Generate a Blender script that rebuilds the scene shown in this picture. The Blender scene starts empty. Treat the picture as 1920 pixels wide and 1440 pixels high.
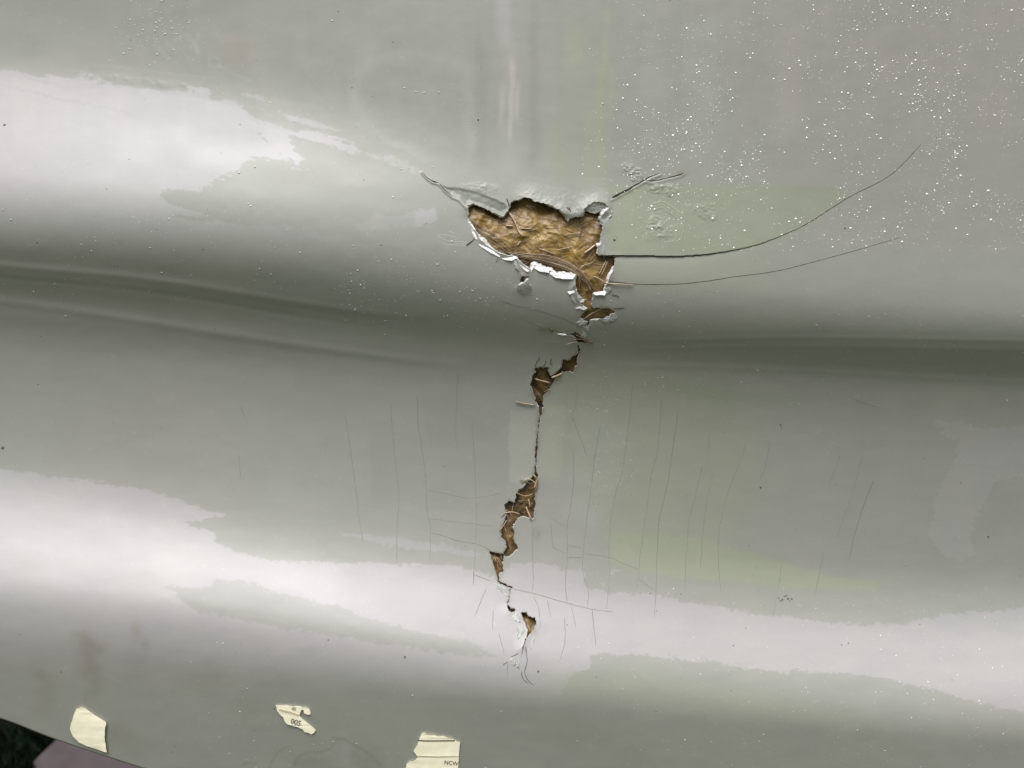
import bpy, math, random
import numpy as np
from mathutils import Vector

C = bpy.context.scene
COL = C.collection
R = math.radians

# ------------------------------------------------------------------ camera, sky, sun, exposure
S = 0.000315                    # metres per surface unit (about 0.3 mm)
DP = 1397.0                     # camera distance in surface units
LEAN = R(11)                    # the panel leans back by this much
O = np.array([0.0, 0.0, 0.75])
NV = np.array([0.0, -math.cos(LEAN), math.sin(LEAN)])
VV = np.array([0.0, math.sin(LEAN), math.cos(LEAN)])
UV = np.array([1.0, 0.0, 0.0])

cam_d = bpy.data.cameras.new('camera')
cam = bpy.data.objects.new('camera', cam_d)
COL.objects.link(cam)
cam_d.sensor_width = 36.0
cam_d.lens = 36.0 * DP / 1920.0
cam_d.clip_start, cam_d.clip_end = 0.01, 200.0
cam.location = Vector(O + NV * DP * S)
cam.rotation_euler = Vector(NV).to_track_quat('Z', 'Y').to_euler()
cam_d.dof.use_dof = True
cam_d.dof.focus_distance = (DP - 10) * S
cam_d.dof.aperture_fstop = 7.0
C.camera = cam

SUN_EL, SUN_AZ = R(75), R(-22)           # azimuth from the camera side (-Y), negative = left
sd = Vector((math.sin(SUN_AZ) * math.cos(SUN_EL), -math.cos(SUN_AZ) * math.cos(SUN_EL), math.sin(SUN_EL)))
w = bpy.data.worlds.new('World'); C.world = w; w.use_nodes = True
nt = w.node_tree
bg = nt.nodes['Background']
sky = nt.nodes.new('ShaderNodeTexSky'); sky.sky_type = 'NISHITA'
sky.sun_disc = False
sky.sun_elevation = SUN_EL
sky.sun_rotation = math.atan2(sd.x, sd.y)
sky.air_density, sky.dust_density = 1.0, 4.0
hs = nt.nodes.new('ShaderNodeHueSaturation'); hs.inputs['Saturation'].default_value = 0.22
nt.links.new(sky.outputs[0], hs.inputs['Color'])
nt.links.new(hs.outputs[0], bg.inputs['Color'])
bg.inputs['Strength'].default_value = 0.05

sun_d = bpy.data.lights.new('sun', 'SUN'); sun_d.energy = 1.5; sun_d.angle = R(40); sun_d.color = (1.0, 0.985, 0.99)
sun = bpy.data.objects.new('sun', sun_d); COL.objects.link(sun)
sun.rotation_euler = sd.to_track_quat('Z', 'Y').to_euler(); sun.location = (0, -1, 3)
vs = C.view_settings
vs.view_transform = 'Standard'; vs.look = 'None'; vs.exposure = 1.45; vs.gamma = 1.0; vs.use_curve_mapping = False

rnd = random.Random(7)
RNG = np.random.default_rng(11)

# ------------------------------------------------------------------ numpy helpers
_tabs = {}
def vnoise(x, y, sx, sy=None, seed=0):
    """smooth value noise in -1..1 with cell size sx, sy"""
    sy = sy or sx
    t = _tabs.get(seed)
    if t is None:
        t = np.random.default_rng(1000 + seed).uniform(-1, 1, (256, 256)).astype(np.float32); _tabs[seed] = t
    fx, fy = x / sx + 4096.37, y / sy + 4096.71
    ix, iy = np.floor(fx).astype(np.int64), np.floor(fy).astype(np.int64)
    ax, ay = fx - ix, fy - iy
    ax = ax * ax * ax * (ax * (ax * 6 - 15) + 10); ay = ay * ay * ay * (ay * (ay * 6 - 15) + 10)
    a, b = ix & 255, (ix + 1) & 255
    c, d = iy & 255, (iy + 1) & 255
    return (t[c, a] * (1 - ax) + t[c, b] * ax) * (1 - ay) + (t[d, a] * (1 - ax) + t[d, b] * ax) * ay

def fbm(x, y, s, n=4, seed=0, g=0.5):
    o, a = 0, 1.0
    for k in range(n):
        o = o + a * vnoise(x, y, s / 2 ** k, None, seed + 17 * k); a *= g
    return o

def sstep(a, b, x):
    t = np.clip((x - a) / (b - a), 0, 1); return t * t * (3 - 2 * t)

def sdf_poly(x, y, P, margin=40.0, far=1e3):
    """signed distance to polygon (negative inside); 'far' beyond the margin"""
    P = np.asarray(P, float)
    x = np.asarray(x, float); y = np.asarray(y, float)
    out = np.full(x.shape, far)
    lo, hi = P.min(0) - margin, P.max(0) + margin
    m = (x > lo[0]) & (x < hi[0]) & (y > lo[1]) & (y < hi[1])
    if not m.any(): return out
    X, Y = x[m], y[m]
    d = np.full(X.shape, 1e9); ins = np.zeros(X.shape, bool)
    for i in range(len(P)):
        ax, ay = P[i - 1]; bx, by = P[i]
        ex, ey = bx - ax, by - ay
        L = ex * ex + ey * ey + 1e-12
        t = np.clip(((X - ax) * ex + (Y - ay) * ey) / L, 0, 1)
        d = np.minimum(d, (X - ax - t * ex) ** 2 + (Y - ay - t * ey) ** 2)
        c = (ay > Y) != (by > Y)
        if abs(by - ay) > 1e-12:
            ins ^= c & (X < ex * (Y - ay) / (by - ay) + ax)
    d = np.sqrt(d); d[ins] *= -1
    out[m] = d
    return out

def dist_line(x, y, P, margin=40.0, far=1e3):
    P = np.asarray(P, float); out = np.full(np.shape(x), far)
    lo, hi = P.min(0) - margin, P.max(0) + margin
    m = (x > lo[0]) & (x < hi[0]) & (y > lo[1]) & (y < hi[1])
    if not m.any(): return out
    X, Y = x[m], y[m]; d = np.full(X.shape, 1e9)
    for i in range(1, len(P)):
        ax, ay = P[i - 1]; ex, ey = P[i] - P[i - 1]
        t = np.clip(((X - ax) * ex + (Y - ay) * ey) / (ex * ex + ey * ey + 1e-12), 0, 1)
        d = np.minimum(d, (X - ax - t * ex) ** 2 + (Y - ay - t * ey) ** 2)
    out[m] = np.sqrt(d); return out

def zm(pts, ox, oy, sc):            # traced points -> surface coordinates
    return [(ox + a / sc, oy + b / sc) for a, b in pts]

def catmull(P, n):
    """n points along a smooth curve through P"""
    P = np.asarray(P, float)
    if len(P) == 2:
        t = np.linspace(0, 1, n)[:, None]; return P[0] * (1 - t) + P[1] * t
    Q = np.vstack([2 * P[0] - P[1], P, 2 * P[-1] - P[-2]])
    L = np.r_[0, np.cumsum(np.linalg.norm(np.diff(P, axis=0), axis=1))]
    s = np.linspace(0, L[-1], n)
    k = np.clip(np.searchsorted(L, s, side='right') - 1, 0, len(P) - 2)
    t = ((s - L[k]) / (L[k + 1] - L[k] + 1e-12))[:, None]
    a, b, c, d = Q[k], Q[k + 1], Q[k + 2], Q[k + 3]
    return 0.5 * (2 * b + (c - a) * t + (2 * a - 5 * b + 4 * c - d) * t ** 2 + (3 * b - a - 3 * c + d) * t ** 3)

# ------------------------------------------------------------------ the moulded profile
# rows follow the mouldings from top to bottom; columns are positions along the panel.
XK = np.array([-900, 0, 480, 960, 1440, 1920, 2820], float)
ROWS = [  # (y at the seven columns), (tilt in degrees, + faces the sky)
    ((-700,) * 7,                               (2, 2, 3, 4, 4, 5, 5)),
    ((-80, -20, 0, 60, 120, 120, 120),          (4, 3, 3, 3, 3, 4, 4)),
    ((40, 95, 130, 240, 280, 300, 300),         (12, 10, 6, 4, 4, 4, 4)),
    ((90, 150, 205, 310, 380, 420, 420),        (26, 24, 16, 8, 5, 4, 4)),
    ((180, 240, 285, 360, 440, 490, 495),       (31, 29, 23, 11, 6, 5, 5)),
    ((270, 320, 355, 410, 480, 545, 550),       (24, 22, 19, 9, 5, 5, 5)),
    ((330, 375, 410, 470, 535, 590, 595),       (9, 9, 9, 7, 3, 1, 1)),
    ((380, 430, 470, 535, 585, 628, 630),       (-7, -7, -7, -4, -9, -11, -11)),
    ((430, 478, 520, 585, 625, 650, 650),       (-20, -20, -20, -15, -20, -22, -22)),
    ((455, 500, 540, 605, 645, 668, 668),       (-17, -17, -18, -22, -27, -28, -28)),
    ((475, 520, 562, 620, 660, 685, 685),       (-26, -26, -27, -23, -29, -29, -29)),
    ((500, 545, 590, 645, 685, 712, 712),       (-20, -20, -21, -23, -26, -25, -25)),
    ((525, 570, 618, 668, 700, 725, 725),       (-12, -12, -13, -17, -18, -16, -16)),
    ((550, 597, 645, 692, 725, 745, 745),       (-15, -15, -16, -13, -12, -11, -11)),
    ((600, 660, 700, 740, 775, 795, 795),       (-2, -2, -2, -4, -7, -7, -7)),
    ((700, 770, 790, 810, 840, 870, 870),       (4, 4, 5, 3, -1, -2, -2)),
    ((780, 840, 890, 920, 940, 980, 980),       (9, 9, 10, 9, 2, 0, 0)),
    ((830, 885, 950, 1010, 1050, 1070, 1070),   (17, 17, 16, 14, 6, 4, 4)),
    ((900, 950, 1015, 1080, 1120, 1140, 1140),  (28, 27, 25, 22, 19, 19, 19)),
    ((970, 1020, 1080, 1150, 1195, 1215, 1215), (31, 31, 31, 32, 32, 32, 32)),
    ((1030, 1080, 1140, 1215, 1250, 1280, 1280), (25, 25, 25, 28, 32, 33, 33)),
    ((1080, 1130, 1195, 1265, 1300, 1335, 1335), (9, 9, 10, 14, 19, 21, 21)),
    ((1150, 1210, 1270, 1330, 1365, 1400, 1400), (-3, -3, -3, -3, -3, -2, -2)),
    ((1800,) * 7,                               (-6, -6, -6, -6, -6, -6, -6)),
]
DX, DY = 24.0, 3.0
XC = np.arange(-1000, 2921, DX); YC = np.arange(-760, 1861, DY)
def _cols(vals):
    return catmull(np.c_[np.arange(7), vals], 601)
_ix = np.interp(XC, XK, np.arange(7))
def smooth_cols(vals):
    v = np.interp(XC, XK, np.array(vals, float))
    k = np.exp(-0.5 * (np.arange(-15, 16) * DX / 150.0) ** 2); k /= k.sum()
    return np.convolve(np.pad(v, 15, mode='edge'), k, 'valid')
RY = np.array([smooth_cols(r[0]) for r in ROWS]); RT = 1.12 * np.array([smooth_cols(r[1]) for r in ROWS])
TH = np.empty((len(YC), len(XC)))
for j in range(len(XC)):
    TH[:, j] = np.interp(YC, RY[:, j], RT[:, j])
kk = np.exp(-0.5 * (np.arange(-18, 19) * DY / 6.0) ** 2); kk /= kk.sum()
TH = np.apply_along_axis(lambda c: np.convolve(np.pad(c, 18, mode='edge'), kk, 'valid'), 0, TH)
HC = np.cumsum(np.tan(np.radians(TH)), axis=0) * DY
i0 = int((620 - YC[0]) / DY)
HC = HC - HC[i0:i0 + 1, :] - 25.0
HC = HC - 0.06 * (60.0 * np.logaddexp(0, (YC - 500) / 60.0))[:, None]

def _bs(t):
    return ((1 - t) ** 3 / 6, (3 * t ** 3 - 6 * t ** 2 + 4) / 6, (-3 * t ** 3 + 3 * t ** 2 + 3 * t + 1) / 6, t ** 3 / 6)
def H(x, y):
    """height of the moulded surface (outwards), any arrays"""
    fx = (np.asarray(x, float) - XC[0]) / DX; fy = (np.asarray(y, float) - YC[0]) / DY
    fx = np.clip(fx, 1, len(XC) - 3.001); fy = np.clip(fy, 1, len(YC) - 3.001)
    ix, iy = np.floor(fx).astype(int), np.floor(fy).astype(int)
    wx, wy = _bs(fx - ix), _bs(fy - iy)
    o = 0
    for a in range(4):
        for b in range(4):
            o = o + wy[a] * wx[b] * HC[iy + a - 1, ix + b - 1]
    return o

def world(x, y, h):
    """point of the surface: seen at (x, y), h outwards from the mean plane; relative to O"""
    k = (DP - h) / DP
    u = (np.asarray(x, float) - 960) * k; v = (720 - np.asarray(y, float)) * k
    return S * (u[..., None] * UV + v[..., None] * VV + np.asarray(h)[..., None] * NV)

def frame(x, y, e=2.0):
    x = np.asarray(x, float); y = np.asarray(y, float)
    p = world(x, y, H(x, y))
    a = world(x + e, y, H(x + e, y)) - p; b = world(x, y - e, H(x, y - e)) - p
    n = np.cross(a, b); n /= np.linalg.norm(n, axis=-1, keepdims=True)
    a = a / np.linalg.norm(a, axis=-1, keepdims=True)
    return p, a, np.cross(n, a), n

# ------------------------------------------------------------------ mesh + material helpers
def mesh_np(name, V, F, mat, smooth=True, attrs=None):
    """F: (n,3) or (n,4) int array"""
    me = bpy.data.meshes.new(name)
    V = np.ascontiguousarray(V, np.float32); F = np.ascontiguousarray(F, np.int32)
    k = F.shape[1]
    me.vertices.add(len(V)); me.vertices.foreach_set('co', V.ravel())
    me.loops.add(F.size); me.loops.foreach_set('vertex_index', F.ravel())
    me.polygons.add(len(F)); me.polygons.foreach_set('loop_start', np.arange(0, F.size, k, dtype=np.int32))
    me.polygons.foreach_set('use_smooth', np.full(len(F), smooth, bool))
    for an, arr in (attrs or {}).items():
        if arr.ndim == 2:
            at = me.attributes.new(an, 'FLOAT_COLOR', 'POINT')
            at.data.foreach_set('color', np.c_[arr, np.ones(len(arr))].astype(np.float32).ravel())
        else:
            at = me.attributes.new(an, 'FLOAT', 'POINT'); at.data.foreach_set('value', arr.astype(np.float32))
    me.update(calc_edges=True); me.validate()
    me.materials.append(mat)
    return me

def mesh_py(name, V, F, mat, smooth=False):
    me = bpy.data.meshes.new(name)
    me.from_pydata([tuple(map(float, v)) for v in V], [], F)
    me.polygons.foreach_set('use_smooth', [smooth] * len(me.polygons))
    me.update(); me.materials.append(mat)
    return me

def link(name, me, parent=None, loc=None):
    o = bpy.data.objects.new(name, me); COL.objects.link(o)
    if parent is not None: o.parent = parent
    if loc is not None: o.location = loc
    return o

def tag(o, label=None, cat=None, group=None, kind=None):
    if label: o['label'] = label
    if cat: o['category'] = cat
    if group: o['group'] = group
    if kind: o['kind'] = kind
    return o

def mat_new(name):
    m = bpy.data.materials.new(name); m.use_nodes = True
    return m, m.node_tree, m.node_tree.nodes['Principled BSDF']

def mat_noise(name, c1, c2, scale, rough=0.6, spec=0.5, bump=0.0, bscale=None, detail=4.0, coat=0.0):
    m, t, p = mat_new(name)
    tc = t.nodes.new('ShaderNodeTexCoord')
    n = t.nodes.new('ShaderNodeTexNoise'); n.inputs['Scale'].default_value = scale; n.inputs['Detail'].default_value = detail
    r = t.nodes.new('ShaderNodeValToRGB')
    r.color_ramp.elements[0].position, r.color_ramp.elements[1].position = 0.3, 0.7
    r.color_ramp.elements[0].color = (*c1, 1); r.color_ramp.elements[1].color = (*c2, 1)
    t.links.new(tc.outputs['Object'], n.inputs['Vector']); t.links.new(n.outputs['Fac'], r.inputs['Fac'])
    t.links.new(r.outputs['Color'], p.inputs['Base Color'])
    p.inputs['Roughness'].default_value = rough; p.inputs['Specular IOR Level'].default_value = spec
    p.inputs['Coat Weight'].default_value = coat
    if bump:
        n2 = t.nodes.new('ShaderNodeTexNoise'); n2.inputs['Scale'].default_value = bscale or scale * 3; n2.inputs['Detail'].default_value = 3
        b = t.nodes.new('ShaderNodeBump'); b.inputs['Strength'].default_value = 1.0; b.inputs['Distance'].default_value = bump
        t.links.new(tc.outputs['Object'], n2.inputs['Vector']); t.links.new(n2.outputs['Fac'], b.inputs['Height'])
        t.links.new(b.outputs['Normal'], p.inputs['Normal'])
    return m

def mat_attr(name, grain=0.04, gscale=2500.0, bump=0.0, spec=0.5, rough=None, coat=0.0):
    m, t, p = mat_new(name)
    a = t.nodes.new('ShaderNodeAttribute'); a.attribute_name = 'paint'
    tc = t.nodes.new('ShaderNodeTexCoord')
    n = t.nodes.new('ShaderNodeTexNoise'); n.inputs['Scale'].default_value = gscale; n.inputs['Detail'].default_value = 3
    t.links.new(tc.outputs['Object'], n.inputs['Vector'])
    mr = t.nodes.new('ShaderNodeMapRange'); mr.inputs['To Min'].default_value = 1 - grain; mr.inputs['To Max'].default_value = 1 + grain
    t.links.new(n.outputs['Fac'], mr.inputs['Value'])
    vm = t.nodes.new('ShaderNodeVectorMath'); vm.operation = 'SCALE'
    t.links.new(a.outputs['Color'], vm.inputs[0]); t.links.new(mr.outputs[0], vm.inputs['Scale'])
    t.links.new(vm.outputs[0], p.inputs['Base Color'])
    if rough is None:
        g = t.nodes.new('ShaderNodeAttribute'); g.attribute_name = 'gloss'
        t.links.new(g.outputs['Fac'], p.inputs['Roughness'])
        g2 = t.nodes.new('ShaderNodeAttribute'); g2.attribute_name = 'sheen'; t.links.new(g2.outputs['Fac'], p.inputs['Specular IOR Level'])
    else: p.inputs['Roughness'].default_value = rough
    p.inputs['Specular IOR Level'].default_value = spec
    p.inputs['Coat Weight'].default_value = coat; p.inputs['Coat Roughness'].default_value = 0.12
    if bump:
        b = t.nodes.new('ShaderNodeBump'); b.inputs['Strength'].default_value = 1.0; b.inputs['Distance'].default_value = bump
        t.links.new(n.outputs['Fac'], b.inputs['Height']); t.links.new(b.outputs['Normal'], p.inputs['Normal'])
    return m

M = {}
M['paint'] = mat_attr('grey_green_paint', 0.05, 2600.0, 0.0)
M['mat'] = mat_attr('resin_and_glass_mat', 0.16, 1500.0, 0.00005, rough=0.48, spec=0.35, coat=0.06)
M['edge'] = mat_noise('broken_gelcoat', (0.36, 0.355, 0.335), (0.66, 0.65, 0.63), 700, 0.55, 0.4, 0.0001, 1200)
M['edge_grey'] = mat_noise('grey_gelcoat_flake', (0.24, 0.25, 0.225), (0.38, 0.38, 0.35), 500, 0.4, 0.5, 0.00008, 900)
M['crack'] = mat_noise('dirt_filled_crack', (0.02, 0.018, 0.014), (0.05, 0.045, 0.035), 900, 0.9, 0.1)
M['hair'] = mat_noise('faint_craze_line', (0.205, 0.208, 0.182), (0.23, 0.235, 0.205), 300, 0.6, 0.3)
M['craze'] = mat_noise('dirty_craze_line', (0.165, 0.167, 0.146), (0.205, 0.208, 0.182), 300, 0.6, 0.3)
M['fibre'] = mat_noise('pale_glass_fibre', (0.33, 0.235, 0.15), (0.52, 0.39, 0.26), 300, 0.35, 0.6)
M['fibre_tan'] = mat_noise('tan_glass_fibre', (0.24, 0.165, 0.095), (0.40, 0.29, 0.185), 260, 0.4, 0.5)
M['fibre_dark'] = mat_noise('brown_glass_fibre', (0.12, 0.075, 0.03), (0.22, 0.15, 0.08), 300, 0.4, 0.6)
M['hair_white'] = mat_noise('pale_hair', (0.5, 0.5, 0.47), (0.62, 0.62, 0.59), 300, 0.5, 0.4)
M['dirt'] = mat_noise('dark_dirt', (0.05, 0.045, 0.04), (0.13, 0.12, 0.10), 900, 0.9, 0.2)
M['rust'] = mat_noise('rusty_brown', (0.07, 0.045, 0.035), (0.16, 0.10, 0.075), 1500, 0.8, 0.2)
M['tape'] = mat_noise('cream_masking_tape', (0.88, 0.805, 0.59), (0.97, 0.915, 0.73), 160, 0.8, 0.2, 0.00006, 900)
M['ink'] = mat_noise('faded_ink', (0.10, 0.09, 0.07), (0.2, 0.18, 0.14), 500, 0.8, 0.2)
M['sheet'] = mat_noise('worn_olive_turf', (0.030, 0.038, 0.007), (0.06, 0.074, 0.014), 9, 0.9, 0.2, 0.01, 40)
M['shade_bed'] = mat_noise('black_painted_shade', (0.0015, 0.001, 0.001), (0.005, 0.0035, 0.003), 14, 0.95, 0.05, 0.004, 40)  # near-black colour paints in the shade under the panel
M['slab'] = mat_noise('mauve_concrete', (0.052, 0.041, 0.043), (0.072, 0.058, 0.06), 30, 0.85, 0.3, 0.0008, 300)
M['grass'] = mat_noise('dark_green_grass', (0.0012, 0.006, 0.0012), (0.0025, 0.012, 0.0025), 30, 0.7, 0.2)
m, t, p = mat_new('water_bead')  # white bead material standing in for glints
p.inputs['Base Color'].default_value = (0.86, 0.86, 0.83, 1); p.inputs['Roughness'].default_value = 0.12  # opaque white base colour paints in the glint of the beads
p.inputs['IOR'].default_value = 1.5
p.inputs['Specular IOR Level'].default_value = 1.0; p.inputs['Coat Weight'].default_value = 1.0; p.inputs['Coat Roughness'].default_value = 0.08
tn = t.nodes.new('ShaderNodeTexNoise'); tn.inputs['Scale'].default_value = 400
tr = t.nodes.new('ShaderNodeValToRGB'); tr.color_ramp.elements[0].color = (0.8, 0.8, 0.77, 1); tr.color_ramp.elements[1].color = (0.92, 0.92, 0.9, 1)
t.links.new(tn.outputs['Fac'], tr.inputs['Fac']); t.links.new(tr.outputs['Color'], p.inputs['Base Color'])
M['bead'] = m
M['blister'] = mat_noise('painted_blister', (0.36, 0.365, 0.335), (0.46, 0.465, 0.43), 400, 0.25, 0.6)
m, t, p = mat_new('clear_water')
p.inputs['Transmission Weight'].default_value = 1.0; p.inputs['IOR'].default_value = 1.33; p.inputs['Roughness'].default_value = 0.02
p.inputs['Base Color'].default_value = (0.97, 0.98, 0.96, 1)
M['water'] = m

# ------------------------------------------------------------------ traced outlines
HOLE_BIG = zm([(395,390),(400,360),(430,348),(470,362),(520,385),(560,402),(600,418),(625,432),(650,410),(668,380),(672,345),(690,335),
 (730,325),(755,310),(800,312),(830,330),(870,345),(905,350),(940,360),(960,375),(990,380),(1010,395),(1030,425),(1045,460),(1060,440),
 (1100,432),(1140,425),(1150,380),(1190,345),(1240,335),(1290,350),(1310,375),(1290,395),(1262,430),(1250,455),(1275,475),(1270,510),(1258,560),(1262,600),(1240,630),
 (1235,670),(1270,680),(1358,686),(1345,740),(1325,800),(1310,835),(1295,860),(1275,918),(1215,920),(1205,935),(1200,1000),(1212,1018),
 (1260,1012),(1300,1012),(1345,1020),(1358,1050),(1330,1062),(1300,1078),(1275,1092),(1235,1096),(1190,1100),(1180,1130),(1172,1170),(1160,1150),(1160,1110),(1115,1085),(1140,1050),(1165,1030),
 (1130,1000),(1110,960),(1100,930),(1095,900),(1090,830),(1095,812),(1060,800),(990,795),(930,780),(870,762),(828,745),(805,780),
 (770,750),(715,700),(690,685),(640,680),(610,675),(560,640),(510,605),(475,575),(460,545),(450,520),(420,490),(400,455)], 760, 280, 3.4286)
HOLE_CHIP = zm([(735,845),(745,815),(760,810),(790,815),(800,832),(770,850),(740,868),(712,893)], 760, 280, 3.4286)
HOLE_SLOT = zm([(775,368),(830,364),(900,382),(960,388),(1030,402),(1060,393),(1110,398),(1150,428),(1190,468),(1250,488),(1210,494),
 (1140,492),(1100,482),(1090,440),(1060,432),(1000,416),(940,404),(900,397),(840,380)], 850, 540, 4.8)
HOLE_NECK = zm([(1118,505),(1140,515),(1143,545),(1136,575),(1150,580),(1135,600),(1122,605),(1118,650),(1120,690),(1085,740),(1075,765),(1030,750),(985,755),(960,790),(930,800),(905,840),
 (880,880),(850,930),(815,970),(805,1010),(820,1055),(805,1110),(790,1150),(778,1230),(762,1340),(750,1440),(738,1440),(752,1330),(768,1220),(766,1150),(766,1090),(750,1050),(725,980),(705,920),
 (690,870),(710,800),(730,750),(740,708),(862,712),(850,740),(880,790),(900,780),(930,750),(965,710),(985,640),(1030,650),(1060,620),(1100,600),(1122,570)], 850, 540, 4.8)
HOLE_LOW = zm([(988,0),(1004,0),(998,120),(990,300),(1004,340),(990,420),(980,480),(978,600),(968,740),(940,740),(905,720),(860,712),(820,740),(790,790),(782,850),
 (790,920),(830,1000),(790,1035),(745,1080),(700,1060),(690,1100),(690,1200),(650,1235),(655,1290),(705,1315),(770,1350),(762,1390),(748,1440),(742,1440),(740,1400),(750,1362),(695,1330),(640,1305),(630,1240),(620,1200),(590,1120),(565,1020),(630,1035),(690,1045),
 (708,1000),(712,940),(670,900),(662,850),(680,790),(700,740),(715,690),(700,650),(700,610),(740,565),(790,590),(800,520),(830,470),
 (880,440),(905,400),(930,370),(968,335),(976,120)], 800, 820, 4.8)
HOLE_FOOT = zm([(742,350),(752,352),(748,400),(738,462),(800,485),(808,500),(770,525),(735,505),(720,478),(730,420)], 800, 1040, 4.8)
HOLE_FOOT2 = zm([(850,510),(895,520),(920,552),(972,568),(985,600),(972,680),(935,715),(898,755),(880,800),(868,850),(858,850),(872,790),(892,745),(905,700),(908,665),(878,610),(858,560)], 800, 1040, 4.8)
HOLES = [HOLE_BIG, HOLE_CHIP, HOLE_SLOT, HOLE_NECK, HOLE_LOW, HOLE_FOOT, HOLE_FOOT2]
FLAP = [(822,344),(840,350),(862,351),(885,356),(903,362),(930,372),(948,380),(953,392),(943,406),(934,402),(918,395),(900,387),(880,382),(873,386),(862,371),(845,365),(832,356)]

DRY_LIT_A = [(-900,60),(-300,110),(0,132),(60,138),(140,142),(185,147),(180,158),(240,165),(300,170),(385,163),(400,185),(450,195),(470,215),(510,235),
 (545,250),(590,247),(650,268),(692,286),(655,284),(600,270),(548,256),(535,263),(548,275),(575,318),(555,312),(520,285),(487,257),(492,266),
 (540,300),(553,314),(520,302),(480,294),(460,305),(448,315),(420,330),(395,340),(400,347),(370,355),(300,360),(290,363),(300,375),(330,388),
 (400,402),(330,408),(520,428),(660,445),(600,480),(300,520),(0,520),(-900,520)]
DRY_LIT_B = [(450,173),(480,182),(560,222),(600,230),(648,243),(640,248),(590,236),(540,221),(500,200)]
DRY_LIT_C = [(665,415),(730,410),(780,395),(808,397),(822,412),(790,425),(720,431),(670,425)]
DRY_LIT_D = [(-900,760),(-300,830),(0,880),(150,900),(300,925),(420,965),(347,981),(410,1000),(402,1015),(470,1044),(540,1052),(640,1055),(740,1057),(860,1062),
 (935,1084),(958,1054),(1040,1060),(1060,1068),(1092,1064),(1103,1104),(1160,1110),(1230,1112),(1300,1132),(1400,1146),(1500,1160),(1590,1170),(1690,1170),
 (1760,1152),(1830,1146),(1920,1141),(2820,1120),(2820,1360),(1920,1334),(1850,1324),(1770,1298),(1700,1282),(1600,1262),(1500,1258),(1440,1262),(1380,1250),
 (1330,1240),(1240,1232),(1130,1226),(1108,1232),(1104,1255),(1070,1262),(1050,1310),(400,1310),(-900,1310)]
WET_UNLIT_D = [(293,1094),(340,1098),(390,1104),(400,1089),(425,1085),(460,1091),(520,1110),(640,1140),(700,1164),(760,1175),(800,1188),(885,1206),(925,1226),(880,1230),(760,1214),(600,1190),(480,1168),(375,1146),(335,1124),(330,1108)]
DRY_LIT_E = [(590,1190),(680,1196),(780,1210),(900,1236),(930,1248),(880,1246),(760,1228),(640,1208)]
DRY_LIT_F = [(640,1000),(690,1000),(760,1012),(880,1030),(920,1038),(880,1042),(760,1026),(690,1012)]
DRY_LIT_G = [(1752,784),(1780,800),(1800,790),(1850,806),(1885,802),(1930,790),(2300,780),(2300,900),(1930,892),(1870,900),(1835,950),(1818,1010),(1830,1040),(1800,1052),(1770,1040),
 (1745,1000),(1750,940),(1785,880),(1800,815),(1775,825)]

# ------------------------------------------------------------------ the panel's shell
def axis(lo, hi, f0, f1, coarse, segs):
    """segs: list of (a, b, step) inside the frame; coarse growth outside"""
    a = []
    for s0, s1, st in segs: a += list(np.arange(s0, s1 - 1e-6, st))
    a.append(segs[-1][1])
    left, x, st = [], segs[0][0], segs[0][2]
    while x > lo:
        st = min(st * 1.35, coarse); x -= st; left.append(x)
    x, st = segs[-1][1], segs[-1][2]
    while x < hi:
        st = min(st * 1.35, coarse); x += st; a.append(x)
    return np.array(left[::-1] + a)

xs = axis(-850, 2770, 0, 0, 24, [(-10, 780, 2.0), (780, 1290, 1.05), (1290, 1930, 2.0)])
ys = axis(-480, 1440, 0, 0, 24, [(-10, 300, 2.0), (300, 1300, 1.2), (1300, 1440, 1.8)])
ys = ys[ys <= 1440.001]
def y_edge(x):
    e = np.array([(-1000, 1130), (-500, 1232), (0, 1343), (100, 1384), (270, 1440), (480, 1492), (800, 1552), (1200, 1604), (1920, 1650), (2820, 1670)], float)
    g = np.linspace(-1000, 2820, 400)
    v = np.interp(g, e[:, 0], e[:, 1]); k = np.ones(9) / 9
    v = np.convolve(np.pad(v, 4, mode='edge'), k, 'valid')
    return np.interp(x, g, v)
X, Yr = np.meshgrid(xs, ys)
ye = y_edge(xs)[None, :]
Y = np.where(Yr < 900, Yr, 900 + (Yr - 900) / 540.0 * (ye - 900))
nrow, ncol = X.shape
x, y = X.ravel(), Y.ravel()

# --- hole field, with ragged edges, and snapping of the grid onto it
def hole_field(x, y, rag=True):
    f = np.full(np.shape(x), 1e3)
    wx = x + (1.1 * vnoise(x, y, 5, None, 3) + 0.9 * vnoise(x, y, 2.6, None, 4) if rag else 0)
    wy = y + (1.1 * vnoise(x, y, 5, None, 5) + 0.9 * vnoise(x, y, 2.6, None, 6) if rag else 0)
    for P in HOLES: f = np.minimum(f, sdf_poly(wx, wy, P, 90))
    return f
F0 = np.full(x.shape, 1e3)
near = (x > 720) & (x < 1300) & (y > 250) & (y < 1380)
F0[near] = hole_field(x[near], y[near])
Fg = F0.reshape(nrow, ncol)
inside = Fg < 0
nb = np.zeros_like(inside)
out = ~inside
nb[1:] |= out[:-1]; nb[:-1] |= out[1:]; nb[:, 1:] |= out[:, :-1]; nb[:, :-1] |= out[:, 1:]
nb[1:, 1:] |= out[:-1, :-1]; nb[:-1, :-1] |= out[1:, 1:]; nb[1:, :-1] |= out[:-1, 1:]; nb[:-1, 1:] |= out[1:, :-1]
snap = (inside & nb).ravel()
idx = np.where(snap)[0]
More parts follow.
